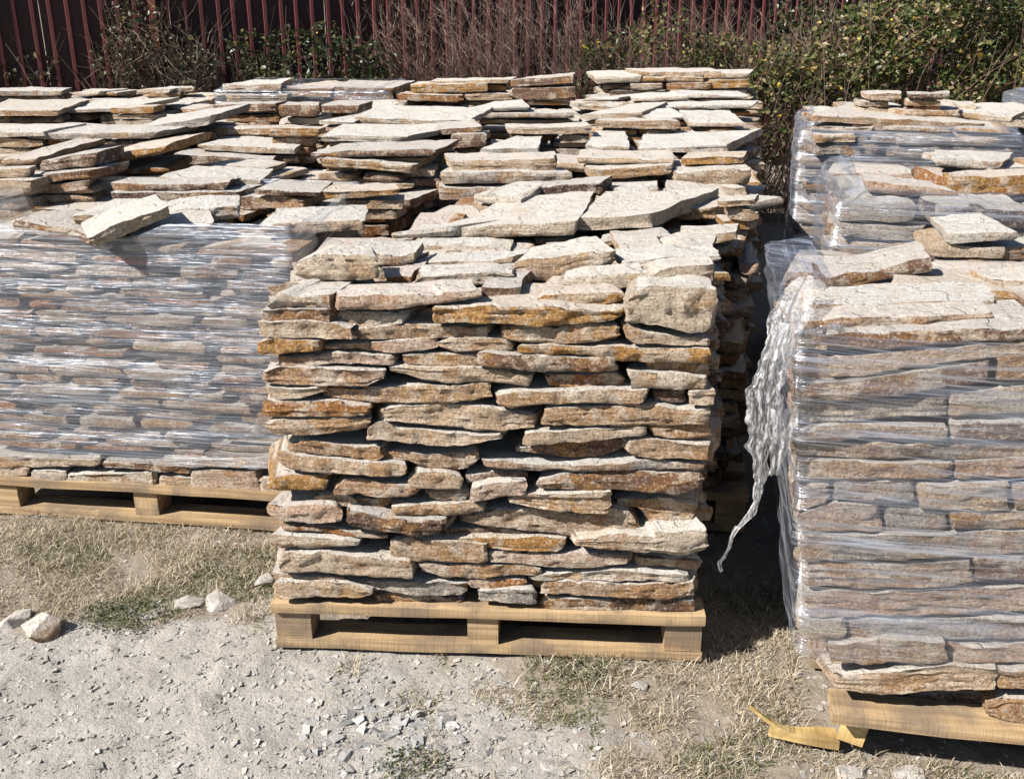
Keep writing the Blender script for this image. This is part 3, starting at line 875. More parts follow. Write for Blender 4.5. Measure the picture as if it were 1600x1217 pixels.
for c_, tl_, bl_, st in [('c', '1300,1060 1400,1050 1480,1043 1560,1046', '1302,1078 1380,1088 1450,1084 1560,1081', -.02), ('p', '1320,1100 1400,1112', '1326,1112 1398,1120', .0),
                         ('c', '1562,1048 1660,1046', '1562,1076 1660,1078', -.01), ('t', '1545,1108 1570,1096 1660,1096', '1545,1122 1580,1132 1660,1136', -.01),
                         ('b', '1400,1086 1540,1084', '1402,1118 1540,1126', .07), ('t', '1300,1008 1380,1004 1482,1006', '1302,1036 1400,1038 1482,1038', -.02), ('k', '1484,1006 1660,1010', '1484,1038 1660,1040', .0)]:
    P = PD + Vector((0, st, 0))
    traced(SD, P, SD['yaw'], c_, pl(tl_), pl(bl_), .26, res=.014)
for c_, tl_, bl_ in [
    ('t', '1240,522 1290,522', '1240,545 1292,548'), ('b', '1292,521 1400,518 1640,512', '1294,548 1400,547 1640,528'),
    ('k', '1232,553 1270,549 1296,557', '1234,598 1270,600 1297,594'), ('c', '1298,561 1400,551 1500,541 1640,532', '1298,593 1360,588 1450,573 1640,549'),
    ('b', '1235,602 1330,595 1450,581 1552,567', '1236,630 1330,627 1450,612 1553,598'), ('t', '1556,556 1660,548', '1556,596 1660,592'),
    ('g', '1240,634 1330,630 1480,618', '1240,664 1330,660 1480,652'), ('p', '1484,614 1660,600', '1484,652 1660,646'),
    ('t', '1228,673 1300,664 1480,668', '1228,690 1300,690 1480,689'), ('b', '1484,658 1660,656', '1484,690 1660,692'),
    ('g', '1238,695 1400,694 1660,696', '1240,714 1400,717 1660,717'), ('t', '1242,721 1350,722 1490,724', '1244,752 1350,750 1490,749'),
    ('k', '1494,722 1660,720', '1494,748 1660,751'), ('k', '1237,757 1298,757', '1239,802 1298,782'), ('g', '1302,756 1430,753', '1302,783 1430,788'),
    ('c', '1434,758 1580,755', '1438,796 1575,798'), ('t', '1584,756 1660,756', '1584,798 1660,798'), ('k', '1246,806 1300,787 1376,792', '1248,832 1376,832'),
    ('g', '1380,793 1432,795 1480,800', '1384,831 1480,829'), ('o', '1483,802 1660,803', '1491,828 1660,830'), ('g', '1252,837 1400,836 1660,832', '1254,879 1400,880 1660,862'),
    ('t', '1256,884 1400,884 1520,880', '1256,920 1400,922 1520,914'), ('b', '1524,872 1660,868', '1524,911 1660,908'), ('k', '1260,927 1400,924 1660,916', '1262,966 1400,963 1660,958'),
    ('p', '1252,971 1320,970', '1254,1001 1320,1002'), ('g', '1324,970 1480,968 1660,966', '1324,1001 1480,1001 1660,1000')]:
    traced(SD, PD + Vector((0, U(-.012, .006), 0)), SD['yaw'], c_, pl(tl_), pl(bl_), U(.2, .26), res=.014, skew=(U(0, .25), U(-.2, .2)))
courses('D1', DECK, DECK + .11, (.04, .06), (.3, .5), 3, .06)

# loose stones tipped on top of the left wrapped stack: things of their own
def loose(label, loc, dims, rot, col, seed):
    w, d, h = dims
    t_ = [(-w / 2, h * .9), (-w * .2, h), (w * .2, h * .97), (w / 2, h * .85)]
    b_ = [(-w / 2 + .01, h * .05), (0, 0), (w / 2 - .012, h * .08)]
    V, F = slab(seed, t_, b_, d, U(-.1, .15), U(-.15, .1), .014, 1.5)
    me = mesh('loose_flagstone', V, F, True, 36)
    me.materials.append(M_STONE)
    o = link('loose_flagstone', me, None, loc, rot, (1, 1, 1), vary(col, .04))
    return tag(o, label, 'flagstone', 'loose stones on the wrapped stack')
def L3(x, y, z): return at_z(x, y, z)
p = L3(155, 381, 1.005)
loose('narrow rough-edged slab tipped forward over the top edge of the film-wrapped stack', (p.x + .10, p.y + .03, 1.03), (.26, .14, .044), (R(10), R(-17), R(26)), PALE, 501)
p = L3(262, 374, 1.005)
loose('tan slab lying askew just right of the tipped rough slab on the wrapped stack', (p.x + .02, p.y + .02, 1.0), (.25, .20, .035), (R(6), R(-6), R(24)), CREAM, 502)
p = L3(170, 345, 1.05)
loose('broad pale slab lying flat behind the tipped slab on the wrapped stack', (p.x, p.y, 1.03), (.26, .26, .03), (R(2), R(2), R(-8)), WHITE, 503)
p = L3(305, 347, 1.04)
loose('thick white slab at the back right of the wrapped stack top', (p.x, p.y + .1, 1.02), (.25, .22, .045), (0, R(-3), R(14)), WHITE, 504)
p = L3(75, 362, 1.03)
loose('long brown slab lying low at the left of the wrapped stack top', (p.x, p.y + .03, 1.0), (.30, .22, .04), (0, R(6), R(-14)), BROWN, 505)
p = L3(455, 352, 1.04)
loose('wide white slab on the right corner of the wrapped stack under film edge', (p.x + .06, p.y + .05, 1.0), (.34, .26, .04), (0, R(-1), R(8)), WHITE, 506)

# ------------------------------------------------------------------ pallets
def board_mesh(name, L, W, T, seed, warp=.004, mat=None):
    r = random.Random(seed)
    nx = 14
    pts, faces = box_grid(nx, 3, 2)
    o = Vector((seed * 3.7, seed * 1.3, 0))
    V = []
    for (i, j, k_) in pts:
        x, y, z = (i / nx - .5) * L, (j / 3 - .5) * W, (k_ / 2) * T
        z += warp * noise.noise(Vector((x * 3, 0, 0)) + o) * 2
        y += .0025 * noise.noise(Vector((x * 6, z * 40, 2)) + o)
        z += .0012 * noise.noise(Vector((x * 25, y * 30, 4)) + o)
        e = .0022
        if k_ in (0, 2) and j in (0, 3): y -= e * (1 if j == 3 else -1)
        V.append((x, y, z))
    me = mesh(name, V, faces, True, 35)
    me.materials.append(mat or M_WOOD)
    return me
_bm = {}
def board(parent, name, L, W, T, S, u, v, z, turn=0.0, key=0, mat=None):
    kk = (name, round(L, 2), W, T, key)
    if kk not in _bm: _bm[kk] = board_mesh(name, L, W, T, 11 + len(_bm), .0035 if name != 'block' else .0005, mat)
    x, y = world_of(S, u, v)
    return link(name, _bm[kk], parent, (x, y, z), (0, 0, -S['yaw'] + turn))
def pallet(key, label, broken=False):
    S = dict(STACKS[key])
    if key == 'D1':
        S['x0'], S['y0'] = .752, 1.972
        S['w'] = 1.18
    e = empty('wooden_pallet', (S['x0'], S['y0'], 0), label, 'pallet', 'wooden pallets')
    w, d = S['w'], S['d']
    for q, v in enumerate((.034, d * .27, d / 2, d * .73, d - .05)):
        board(e, 'deck_board', w, .10, .030, S, w / 2, v, .125, 0, q)
    for q, v in enumerate((.05, d / 2, d - .05)):
        if not (broken and q == 0): board(e, 'bottom_board', w, .10, .030, S, w / 2, v, .002, 0, q + 7)
        for b, u in enumerate((.055, w / 2 - .01, w - .055)):
            if broken and q == 0 and b == 0: continue
            board(e, 'block', .10 if b != 1 else .085, .10, .093, S, u, v, .0322, 0, q + 3 * b)
    return e
PN = {'C1': 'pine pallet under the bare front stack, its three blocks in full view', 'B1': 'pine pallet under the left film-wrapped stack, dry grass before it',
      'D1': 'pine pallet under the right wrapped stack, its bottom board split and broken out', 'C2': 'pallet in the aisle shade under the second middle stack',
      'C3': 'pallet under the third middle stack', 'D2': 'pallet under the second wrapped stack on the right'}
for kx in STACKS:
    if kx in PN: pallet(kx, PN[kx], kx == 'D1')
    else:
        S = STACKS[kx]
        pallet(kx, 'pallet hidden under the ' + S['o']['label'][:200].split(',')[0].replace('flagstone stack', 'stack'))
# broken bottom board of the right pallet
PD_e = [o for o in bpy.data.objects if o.name.startswith('wooden_pallet') and 'split' in o.get('label', '')][0]
a = at_z(1318, 1172, 0.0)
V, F = [], []
def splinter(name, pts_top, T, Wd, rot, loc, seed, mat):
    r = random.Random(seed)
    V, n = [], len(pts_top)
    for (x, y0, y1, zz) in pts_top:
        V += [(x, y0, zz), (x, y1, zz + r.uniform(-.002, .002)), (x, y1, zz + T * r.uniform(.8, 1)), (x, y0, zz + T)]
    F = [(0, 3, 2, 1), (4 * n - 4, 4 * n - 3, 4 * n - 2, 4 * n - 1)]
    for i in range(n - 1):
        a, b = 4 * i, 4 * i + 4
        for q in range(4): F.append((a + q, a + (q + 1) % 4, b + (q + 1) % 4, b + q))
    me = mesh(name, V, F, True, 30)
    me.materials.append(mat)
    return link(name, me, PD_e, loc, rot)
splinter('broken_board', [(-.165, -.003, .003, .010), (-.14, -.012, .014, .012), (-.09, -.022, .016, .010), (-.04, -.026, .024, .006), (0.0, -.028, .028, .003)], .024, .1, (0, 0, R(-6)), (a.x - .012, a.y + .02, .004), 3, M_WOOD_FRESH)
splinter('board_splinter', [(-.085, -.002, .003, .075), (-.05, -.006, .006, .045), (0.0, -.012, .010, .012), (.03, -.014, .012, .004)], .012, .03, (0, 0, R(-4)), (a.x - .145, a.y + .03, .022), 4, M_WOOD_FRESH)
splinter('broken_board', [(0, -.05, .05, .006), (.10, -.048, .05, .010), (.4, -.05, .05, .012), (.8, -.05, .05, .004), (1.15, -.05, .05, .004)], .030, .1, (0, 0, R(-4)), (a.x + .03, a.y + .12, .002), 5, M_WOOD)
splinter('loose_block', [(-.03, -.034, .034, 0), (.032, -.03, .034, .004)], .052, .1, (R(-12), R(9), R(-28)), (a.x + .015, a.y + .01, .030), 6, M_WOOD_FRESH)

# ------------------------------------------------------------------ stretch film
def film(key, z0, z1, out, mat, label=None, cover=0.0, seed=0, top_px=None, sides='flbr', step=.02, zstep=.008, rip=.012):
    """a skin round the stack: u along the perimeter, v upward"""
    S = STACKS[key]
    w, d = S['w'], S['d']
    per = []
    def seg(a, b):
        n = max(2, int(math.dist(a, b) / step))
        for i in range(n): per.append((a[0] + (b[0] - a[0]) * i / n, a[1] + (b[1] - a[1]) * i / n))
    o_ = out
    P_ = [(-o_, d + o_), (-o_, -o_), (w + o_, -o_), (w + o_, d + o_), (-o_, d + o_)]
    for a_, b_ in zip(P_, P_[1:]): seg(a_, b_)
    per.append(P_[-1])
    nu, nv = len(per), int((z1 - z0) / zstep)
    o = Vector((seed * 7.7, seed * 3.1, 0))
    V, UV, F = [], [], []
    dist = 0
    cx, cy = w / 2, d / 2
    for i, (u, v) in enumerate(per):
        if i: dist += math.dist(per[i - 1], per[i])
        zt = z1
        if top_px:
            x, y = world_of(S, u, v)
            zt = top_px(u / w) if v < d * .5 else z1
        bot = z0 + .035 * noise.noise(Vector((dist * 3, 1, 0)) + o) + .018 * noise.noise(Vector((dist * 14, 5, 0)) + o)
        # outward direction, rounded at the corners
        nx_ = max(-1, min(1, (u - cx) / (w / 2 + o_) * 1.0)); ny_ = max(-1, min(1, (v - cy) / (d / 2 + o_)))
        ax = 1 if abs(nx_) > .999 else 0; ay = 1 if abs(ny_) > .999 else 0
        dx, dy = (math.copysign(1, nx_) if ax else 0), (math.copysign(1, ny_) if ay else 0)
        l = math.hypot(dx, dy) or 1
        dx, dy = dx / l, dy / l
        for j in range(nv + 1):
            t = j / nv
            z = bot + (zt - bot) * t
            a = rip * noise.noise(Vector((dist * 1.6, z * 17, 0)) + o) + rip * .35 * noise.noise(Vector((dist * 5, z * 60, 3)) + o)
            a += .004 * noise.noise(Vector((dist * 9, z * 9, 7)) + o)
            if l > 1.1: a -= .012
            uu, vv = u + dx * a, v + dy * a
            if cover and t > .965:
                q = (t - .965) / .035
                uu -= dx * q * cover; vv -= dy * q * cover
            x, y = world_of(S, uu - S.get('lean', 0) * (z - DECK), vv)
            V.append((x, y, z)); UV.append((dist, z))
    for i in range(nu - 1):
        for j in range(nv):
            a = i * (nv + 1) + j
            F.append((a, a + nv + 1, a + nv + 2, a + 1))
    me = mesh('stretch_film', V, F, True, None, UV)
    me.materials.append(mat)
    ob = link('stretch_film', me, S['o'])
    if label: ob['label'] = label
    return ob
def b1_top(f):
    pts = [(0.0, 1.075), (.15, 1.055), (.30, 1.03), (.45, 1.012), (.58, 1.02), (.66, 1.06), (.85, 1.07), (1.0, 1.065)]
    return interp(pts, max(0, min(1, f)))
film('B1', .245, 1.07, .014, M_FILM_L, seed=1, top_px=b1_top, cover=0, rip=.007, label='tight streaky stretch film reflecting the sky')
FD = film('D1', .29, 1.085, .029, M_FILM, seed=2, cover=.13, rip=.015, label='clear stretch film with horizontal folds')
film('D2', .3, 1.175, .024, M_FILM, seed=3, cover=.1, rip=.016, step=.03, zstep=.012)
film('D3', .3, 1.20, .03, M_FILM_L, seed=4, cover=.08, rip=.016, step=.03, zstep=.012)
film('A5', .3, 1.13, .03, M_FILM, seed=5, cover=.1, rip=.016, step=.04, zstep=.015)
film('E3', .3, 1.2, .03, M_FILM_L, seed=6, cover=.1, step=.04, zstep=.015)

# torn, crumpled end of the film hanging off the right front stack
def ribbon(name, path, seed, crumple, parent, nacross=26, label=None, sub=6, mat=None):
    """path: (x_px, y_px, half width in m, distance) ; a crumpled sheet"""
    o = Vector((seed * 5.3, seed * 2.2, 1))
    pts = []
    for (a, b) in zip(path, path[1:]):
        for i in range(sub):
            f = i / sub
            pts.append(tuple(a[k] + (b[k] - a[k]) * f for k in range(4)))
    pts.append(path[-1])
    V, UV, F = [], [], []
    n = len(pts)
    for i, (x, y, hw, Y) in enumerate(pts):
        c = at_plane(x, y, Vector((0, Y, 0)), 0)
        for j in range(nacross + 1):
            s = j / nacross * 2 - 1
            p = Vector((s * hw, 0, 0))
            q = Vector((s * 2.0, c.z * 26, 0)) + o
            hx = s * hw
            def rg(f, k_): return abs(noise.noise(Vector((hx * f, c.z * f, k_)) + o)) * 2 - .5
            fold = crumple * (noise.noise(Vector((s * 2.5, c.z * 9, 2)) + o) + .9 * (abs(noise.noise(Vector((hx * 60, c.z * 9, 6)) + o)) * 2 - .5) + .25 * (abs(noise.noise(Vector((hx * 120, c.z * 22, 8)) + o)) * 2 - .5))
            zz = crumple * .25 * noise.noise(Vector((hx * 60, c.z * 40, 9)) + o)
            edge = 1 + .5 * noise.noise(Vector((0 if s < 0 else 5, c.z * 22, 15)) + o) + .2 * noise.noise(Vector((0 if s < 0 else 5, c.z * 70, 17)) + o)
            p.x *= edge
            xx = min(crumple, hw) * .5 * noise.noise(Vector((hx * 40, c.z * 26, 12)) + o)
            V.append((c.x + p.x + xx, c.y + fold, c.z + zz)); UV.append((hx * 1.0, c.z))
    for i in range(n - 1):
        for j in range(nacross):
            a = i * (nacross + 1) + j
            F.append((a, a + 1, a + nacross + 2, a + nacross + 1))
    me = mesh(name, V, F, True, None, UV)
    me.materials.append(mat or M_TAIL)
    ob = link(name, me, parent)
    if label: ob['label'] = label
    return ob
FD['_w'] = (0, 0, 0)
def tail(parent):
    Y = 2.01
    ribbon('film_flap', [(1262, 432, .016, 2.14), (1246, 458, .038, 2.08), (1228, 490, .048, 2.04), (1220, 520, .040, 2.01), (1214, 560, .034, 2.0)], 1, .008, parent, label='thin veil of torn film at the corner')
    ribbon('film_tail', [(1222, 505, .022, Y - .01), (1212, 548, .028, Y - .02), (1203, 590, .035, Y - .03), (1194, 635, .037, Y - .03), (1191, 680, .033, Y - .03), (1191, 715, .023, Y - .03), (1188, 750, .016, Y - .03), (1181, 780, .011, Y - .03), (1168, 805, .009, Y - .02), (1150, 825, .006, Y - .02)], 2, .011, parent, 44, 'crumpled white twist of film hanging in the aisle', 24)
    ribbon('film_tail', [(1224, 640, .022, Y), (1222, 680, .022, Y - .01), (1216, 715, .016, Y - .02), (1210, 742, .012, Y - .02)], 3, .010, parent, 28, 'short crumpled lobe of film', 24)
    ribbon('film_tail', [(1152, 822, .006, Y - .02), (1142, 838, .004, Y - .02), (1139, 855, .004, Y - .02), (1129, 872, .005, Y - .02), (1124, 878, .004, Y - .02), (1127, 892, .003, Y - .02)], 4, .008, parent, 8, 'thin white string of film at the end', 10)
tail(FD)

# ------------------------------------------------------------------ ground
def soilness(x, y):
    """1 = soil with dry grass, 0 = pale stone dust"""
    n = noise.noise(Vector((x * 1.7, y * 1.7, 3))) * .42 + noise.noise(Vector((x * 6, y * 6, 8))) * .32
    left = (y - 2.62 - .10 * (x + .7)) * 2.6 + .5 if x < -.62 else -1
    right = (x + .30 - (2.45 - y) * .45) * 1.3 + .32
    if x < -.62: return max(0, min(1, max(left, right * .0) + n))
    if y > 2.55: return max(0, min(1, .8 + n))
    return max(0, min(1, right + n))
def axis(lo, hi, step, far):
    a = list(np.arange(lo, hi + 1e-6, step))
    s, v = step, hi
    while v < far:
        s *= 1.28; v += s; a.append(v)
    s, v = step, lo
    pre = []
    while v > -far:
        s *= 1.28; v -= s; pre.append(v)
    return np.array(pre[::-1] + a)
def ground_z(x, y):
    n = .012 * noise.noise(Vector((x * 2.1, y * 2.1, 0))) + .009 * noise.noise(Vector((x * 7, y * 7, 4)))
    return n - .012
gx, gy = axis(-2.3, 2.2, .016, 160), axis(1.55, 3.4, .016, 160)
nX, nY = len(gx), len(gy)
GV = np.zeros((nY, nX, 3), dtype=np.float32)
SO = np.zeros((nY, nX), dtype=np.float32)
for j, y in enumerate(gy):
    for i, x in enumerate(gx):
        z = 0
        near = abs(x) < 5 and 0 < y < 11
        if near:
            z = ground_z(x, y)
            if -2.4 < x < 2.3 and 1.5 < y < 3.5:
                z += .006 * noise.noise(Vector((x * 22, y * 22, 9))) + .004 * noise.noise(Vector((x * 55, y * 55, 2)))
            SO[j, i] = soilness(x, y)
        else:
            z = -.012
            SO[j, i] = .9
        GV[j, i] = (x, y, z)
idx = np.arange(nX * nY).reshape(nY, nX)
GF = np.stack([idx[:-1, :-1], idx[:-1, 1:], idx[1:, 1:], idx[1:, :-1]], -1).reshape(-1, 4)
gme = tris_mesh('ground', GV.reshape(-1, 3), GF, True)
att = gme.attributes.new('soil', 'FLOAT', 'POINT')
att.data.foreach_set('value', SO.ravel())
gme.materials.append(M_GROUND)
tag(link('ground', gme), kind='structure')

# stone chips and gravel in the dust
ICO_V = [(-1, -1, -1), (1, -1, -1), (1, 1, -1), (-1, 1, -1), (-1, -1, 1), (1, -1, 1), (1, 1, 1), (-1, 1, 1)]
ICO_F = [(0, 2, 1), (0, 3, 2), (4, 5, 6), (4, 6, 7), (0, 1, 5), (0, 5, 4), (1, 2, 6), (1, 6, 5), (2, 3, 7), (2, 7, 6), (3, 0, 4), (3, 4, 7)]
nr = np.random.RandomState(5)
ICO_V = np.array(ICO_V, dtype=np.float32)
ICO_F = np.array(ICO_F)
def pebbles(name, n, region, size, mat, label, accept):
    Vs, Fs, c, tries = [], [], 0, 0
    while c < n and tries < n * 12:
        tries += 1
        x, y = region(nr)
        if not accept(x, y): continue
        s = size(nr)
        v = ICO_V * np.array([.8, .8, .9]) + nr.uniform(-.5, .5, (8, 3))
        v = v * np.array([nr.uniform(.7, 1.5), nr.uniform(.6, 1.2), nr.uniform(.2, .6)]) * s
        a = nr.uniform(0, 6.28)
        ca, sa = math.cos(a), math.sin(a)
        v = v @ np.array([[ca, sa, 0], [-sa, ca, 0], [0, 0, 1]]).T
        v[:, 2] += v[:, 0] * nr.uniform(-.35, .35) + v[:, 1] * nr.uniform(-.35, .35)
        v = v + np.array([x, y, ground_z(x, y) - s * .06])
        Vs.append(v); Fs.append(ICO_F + 8 * c)
        c += 1
    me = tris_mesh(name, np.concatenate(Vs), np.concatenate(Fs))
    me.materials.append(mat)
    return tag(link(name, me), label, 'gravel', kind='stuff')
def in_pallet(x, y, m=.0):
    for S in STACKS.values():
        u, v = local_of(S, x, y)
        if -m < u < S['w'] + m and -m < v < S['d'] + m: return True
    return False
def reg_near(r):
    Y = 1.75 + (r.uniform() ** 1.4) * 1.6
    return r.uniform(-1.75, 1.5), Y
M_CHIP = island_mat('stone_chips', [(0, (.24, .225, .20)), (.3, (.37, .35, .32)), (.6, (.46, .435, .40)), (.85, (.36, .355, .35)), (1, (.54, .51, .46))])
M_CHIPG = island_mat('slate_chips', [(0, (.20, .20, .205)), (.5, (.36, .36, .36)), (1, (.52, .505, .48))])
pebbles('gravel', 24000, reg_near, lambda r: .0010 + .0075 * r.uniform() ** 6, M_CHIP, 'pale stone dust and small chips strewn over the yard', lambda x, y: soilness(x, y) < .55 or nr.uniform() < .35)
def reg_patch(r):
    return r.normal(-.30, .13), r.normal(2.10, .09)
pebbles('gravel', 900, reg_patch, lambda r: .0015 + .016 * r.uniform() ** 6, M_CHIPG, 'patch of bluish grey slate rubble in the dust before the front pallet', lambda x, y: not in_pallet(x, y, .02))

M_DUSTY = simple_noise_mat('dusty_stone', (.33, .31, .285), (.52, .485, .44), 30, .92, .15, (1, 1, 1), .8, .006)
def rock(name, px, py, size, label, col, flat=.5, seed=1, rotz=0.0):
    p = at_z(px, py, 0)
    r = random.Random(seed)
    bm = bmesh.new()
    for q in range(15):
        v = Vector((r.gauss(0, 1), r.gauss(0, 1), r.gauss(0, 1))).normalized() * r.uniform(.8, 1.05)
        v = Vector((max(-.75, min(.75, v.x)), max(-.8, min(.8, v.y)), max(-.6, min(.62, v.z))))
        bm.verts.new((v.x * size * .62, v.y * size * .5, v.z * size * flat * .8 + size * flat * .3))
    bmesh.ops.convex_hull(bm, input=bm.verts)
    bmesh.ops.delete(bm, geom=[v for v in bm.verts if not v.link_faces], context='VERTS')
    bmesh.ops.bevel(bm, geom=bm.edges[:], offset=size * .02, segments=1, affect='EDGES')
    me = bpy.data.meshes.new(name)
    bm.to_mesh(me)
    bm.free()
    me.materials.append(M_STONE if seed == 1 else M_DUSTY)
    o = link(name, me, None, (p.x, p.y, ground_z(p.x, p.y) - size * flat * .12), (R(r.uniform(-8, 8)), R(r.uniform(-8, 8)), rotz), (1, 1, 1), col)
    return tag(o, label, 'stone', 'single stones lying on the ground')
for i, a_ in enumerate([
    (62, 984, .13, 'pale cream angular stone chunk lying at the left edge of the gravel', PALE, .62, .5),
    (25, 962, .10, 'grey stone chunk at the left picture edge behind the cream one', GREY, .5, .1),
    (295, 936, .10, 'pale flat stone at the edge of grass and dust, left of its neighbour', GREY, .26, .2),
    (340, 935, .12, 'pale long stone between grass and dust, nearest the front pallet', GREY, .26, -.1),
    (412, 908, .07, 'white upright chip beside the left corner of the front pallet', PALE, .6, .4),
    (870, 1192, .09, 'flat grey slab half buried in dry grass at the bottom', GREY, .22, .1),
    (1330, 1200, .08, 'grey flat stone below the broken pallet board', GREY, .25, .1),
    (1420, 1204, .08, 'pale flat stone below the right pallet', PALE, .25, -.2),
    (1000, 1072, .05, 'small white stone in the grass before the front pallet', PALE, .4, .1),
    (700, 1010, .06, 'pale stone wedged at the front pallet foot', PALE, .4, .1)]):
    rock('ground_stone', a_[0], a_[1], a_[2], a_[3], a_[4], a_[5], i + 1, a_[6])
p = at_z(530, 985, 0)
V, F = slab(791, [(-.05, .05), (0, .075), (.06, .05)], [(-.05, 0), (.06, 0)], .1, .1, -.1, .012)
me = mesh('ground_stone', V, F, True, 40); me.materials.append(M_STONE)
tag(link('ground_stone', me, None, (p.x, p.y + .13, -.01), (0, 0, .3), (1, 1, 1), GREY), 'dark stone lying under the front pallet by its left block', 'stone', 'single stones lying on the ground')

# ------------------------------------------------------------------ grass
def blades(name, n, region, accept, hgt, mat, label, cat, lean=.9, width=.0011):
    X, c, tries = [], 0, 0
    V = np.zeros((n * 5, 3), dtype=np.float32)
    F = []
    while c < n and tries < n * 15:
        tries += 1
        x, y = region(nr)
        if not accept(x, y): continue
        a = nr.uniform(0, 6.28)
        h = hgt(nr)
        ln = h * nr.uniform(.3, 1.0) * lean * 1.5
        dx, dy = math.cos(a) * ln, math.sin(a) * ln
        b = nr.uniform(0, 6.28)
        w = width * nr.uniform(.6, 1.5)
        wx, wy = math.cos(b) * w, math.sin(b) * w
        z = ground_z(x, y) - .003
        hh = h * nr.uniform(.25, .9)
        V[c * 5:c * 5 + 5] = [(x - wx, y - wy, z), (x + wx, y + wy, z), (x + dx * .45 + wx * .8, y + dy * .45 + wy * .8, z + hh * .75), (x + dx * .45 - wx * .8, y + dy * .45 - wy * .8, z + hh * .75), (x + dx, y + dy, z + hh)]
        c += 1
    V = V[:c * 5]
    base = np.arange(c)[:, None] * 5
    F = np.concatenate([base + np.array([0, 1, 2]), base + np.array([0, 2, 3]), base + np.array([3, 2, 4])])
    me = tris_mesh(name, V, F)
    me.materials.append(mat)
    return tag(link(name, me), label, cat, kind='stuff')
M_DRY = leaf_material('dry_grass', [(0, (.22, .17, .115)), (.25, (.40, .33, .235)), (.55, (.58, .50, .38)), (.8, (.70, .63, .51)), (1, (.28, .26, .14))], .7, .2)
M_GREEN = leaf_material('green_grass', [(0, (.05, .075, .02)), (.5, (.10, .13, .04)), (.8, (.17, .18, .07)), (1, (.26, .24, .11))], .6, .3)
def tuft(x, y): return noise.noise(Vector((x * 7, y * 7, 21)))
def acc_dry(x, y):
    s = soilness(x, y)
    return nr.uniform() < (s - .3) * .8 + tuft(x, y) * 1.1 and not in_pallet(x, y, -.02)
def reg_all(r):
    if r.uniform() < .55: return r.uniform(-.5, 1.35), 1.7 + 1.05 * r.uniform()
    if r.uniform() < .75: return r.uniform(-1.9, -.6), 2.55 + .75 * r.uniform()
    return r.uniform(-2.2, 1.4), 2.5 + 1.6 * r.uniform()
blades('dry_grass', 62000, reg_all, acc_dry, lambda r: .008 + .042 * r.uniform() ** 2, M_DRY, 'short dry straw-coloured grass over the yard', 'grass')
def acc_green(x, y):
    s = soilness(x, y)
    return s > .45 and noise.noise(Vector((x * 3.1, y * 3.1, 40))) > .12 and nr.uniform() < .7 and not in_pallet(x, y, -.02)
blades('green_grass', 14000, reg_all, acc_green, lambda r: .008 + .020 * r.uniform(), M_GREEN, 'sparse green grass among the dry blades', 'grass')

def leaf_cloud(n, sampler, size, r, up=.3):
    V = np.zeros((n * 6, 3), dtype=np.float32)
    for i in range(n):
        p = sampler(r)
        s = size(r)
        d = r.normal(size=3); d[2] = d[2] * .6 - .1; d /= np.linalg.norm(d)
        q = r.normal(size=3) + np.array([-.25, -.5, .8]) * up * 3
        nrm = q - d * q.dot(d); nrm /= np.linalg.norm(nrm) + 1e-6
        t = np.cross(d, nrm)
        cup = nrm * s * .16
        V[i * 6:i * 6 + 6] = [p, p + d * s * .35 + t * s * .38 + cup, p + d * s * .75 + t * s * .30 + cup, p + d * s * 1.05, p + d * s * .75 - t * s * .30 + cup, p + d * s * .35 - t * s * .38 + cup]
    b = np.arange(n)[:, None] * 6
    F = np.concatenate([b + np.array([0, 1, 2, 3]), b + np.array([0, 3, 4, 5])])
    return V, F
def plant(px, py, rad, n, label):
    p = at_z(px, py, 0)
    e = empty('weed_clump', (p.x, p.y, 0), label, 'weed', 'green weeds in the dust')
    def smp(r):
        a, q = r.uniform(0, 6.28), math.sqrt(r.uniform()) * rad
        return np.array([p.x + math.cos(a) * q * 1.4, p.y + math.sin(a) * q, .004 + .028 * r.uniform() * (1 - q / rad * .6)])
    V, F = leaf_cloud(n, smp, lambda r: r.uniform(.004, .010), nr, .6)
    me = tris_mesh('leaves', V, F)
    me.materials.append(M_WEED)
    o = link('leaves', me, e); o['kind'] = 'stuff'
M_WEED = leaf_material('weed_leaves', [(0, (.03, .045, .02)), (.5, (.07, .095, .04)), (.8, (.15, .16, .08)), (1, (.28, .24, .15))], .5, .35)
plant(190, 962, .085, 620, 'round dark green weed clump at the edge of the dust, right of the cream chunk')
plant(365, 885, .12, 420, 'spreading green weed clump in dry grass left of the front pallet')
plant(640, 1196, .06, 240, 'small green weed clump at the bottom edge in the rubble')
plant(905, 1048, .06, 160, 'low green weeds at the foot of the front pallet')

# ------------------------------------------------------------------ sheet metal fence
FYAW, FY = R(18), 10.3
M_FENCE = simple_noise_mat('maroon_sheet_shaded', (.016, .005, .006), (.030, .009, .011), 3.0, .55, .35, (1, 1, .25), .3, .004)  # colour darkened to stand for grazing shade on the flat sheets
M_RIB = simple_noise_mat('maroon_rib_lit', (.10, .028, .032), (.17, .05, .05), 5.0, .5, .4, (1, 1, .2), .3, .003)  # same metal as the sheets, lightened to carry the sun on the ribs
M_POST = simple_noise_mat('rusty_red_post', (.28, .07, .06), (.34, .15, .07), 4.0, .6, .3, (1, 1, .3), .4, .004)
fence = empty('metal_fence', (0, FY, 0), 'dark maroon ribbed sheet metal fence closing the yard at the back', 'fence')
def fpt(u, off=0.0): return (u * math.cos(FYAW) + off * math.sin(FYAW), FY + u * math.sin(FYAW) - off * math.cos(FYAW))
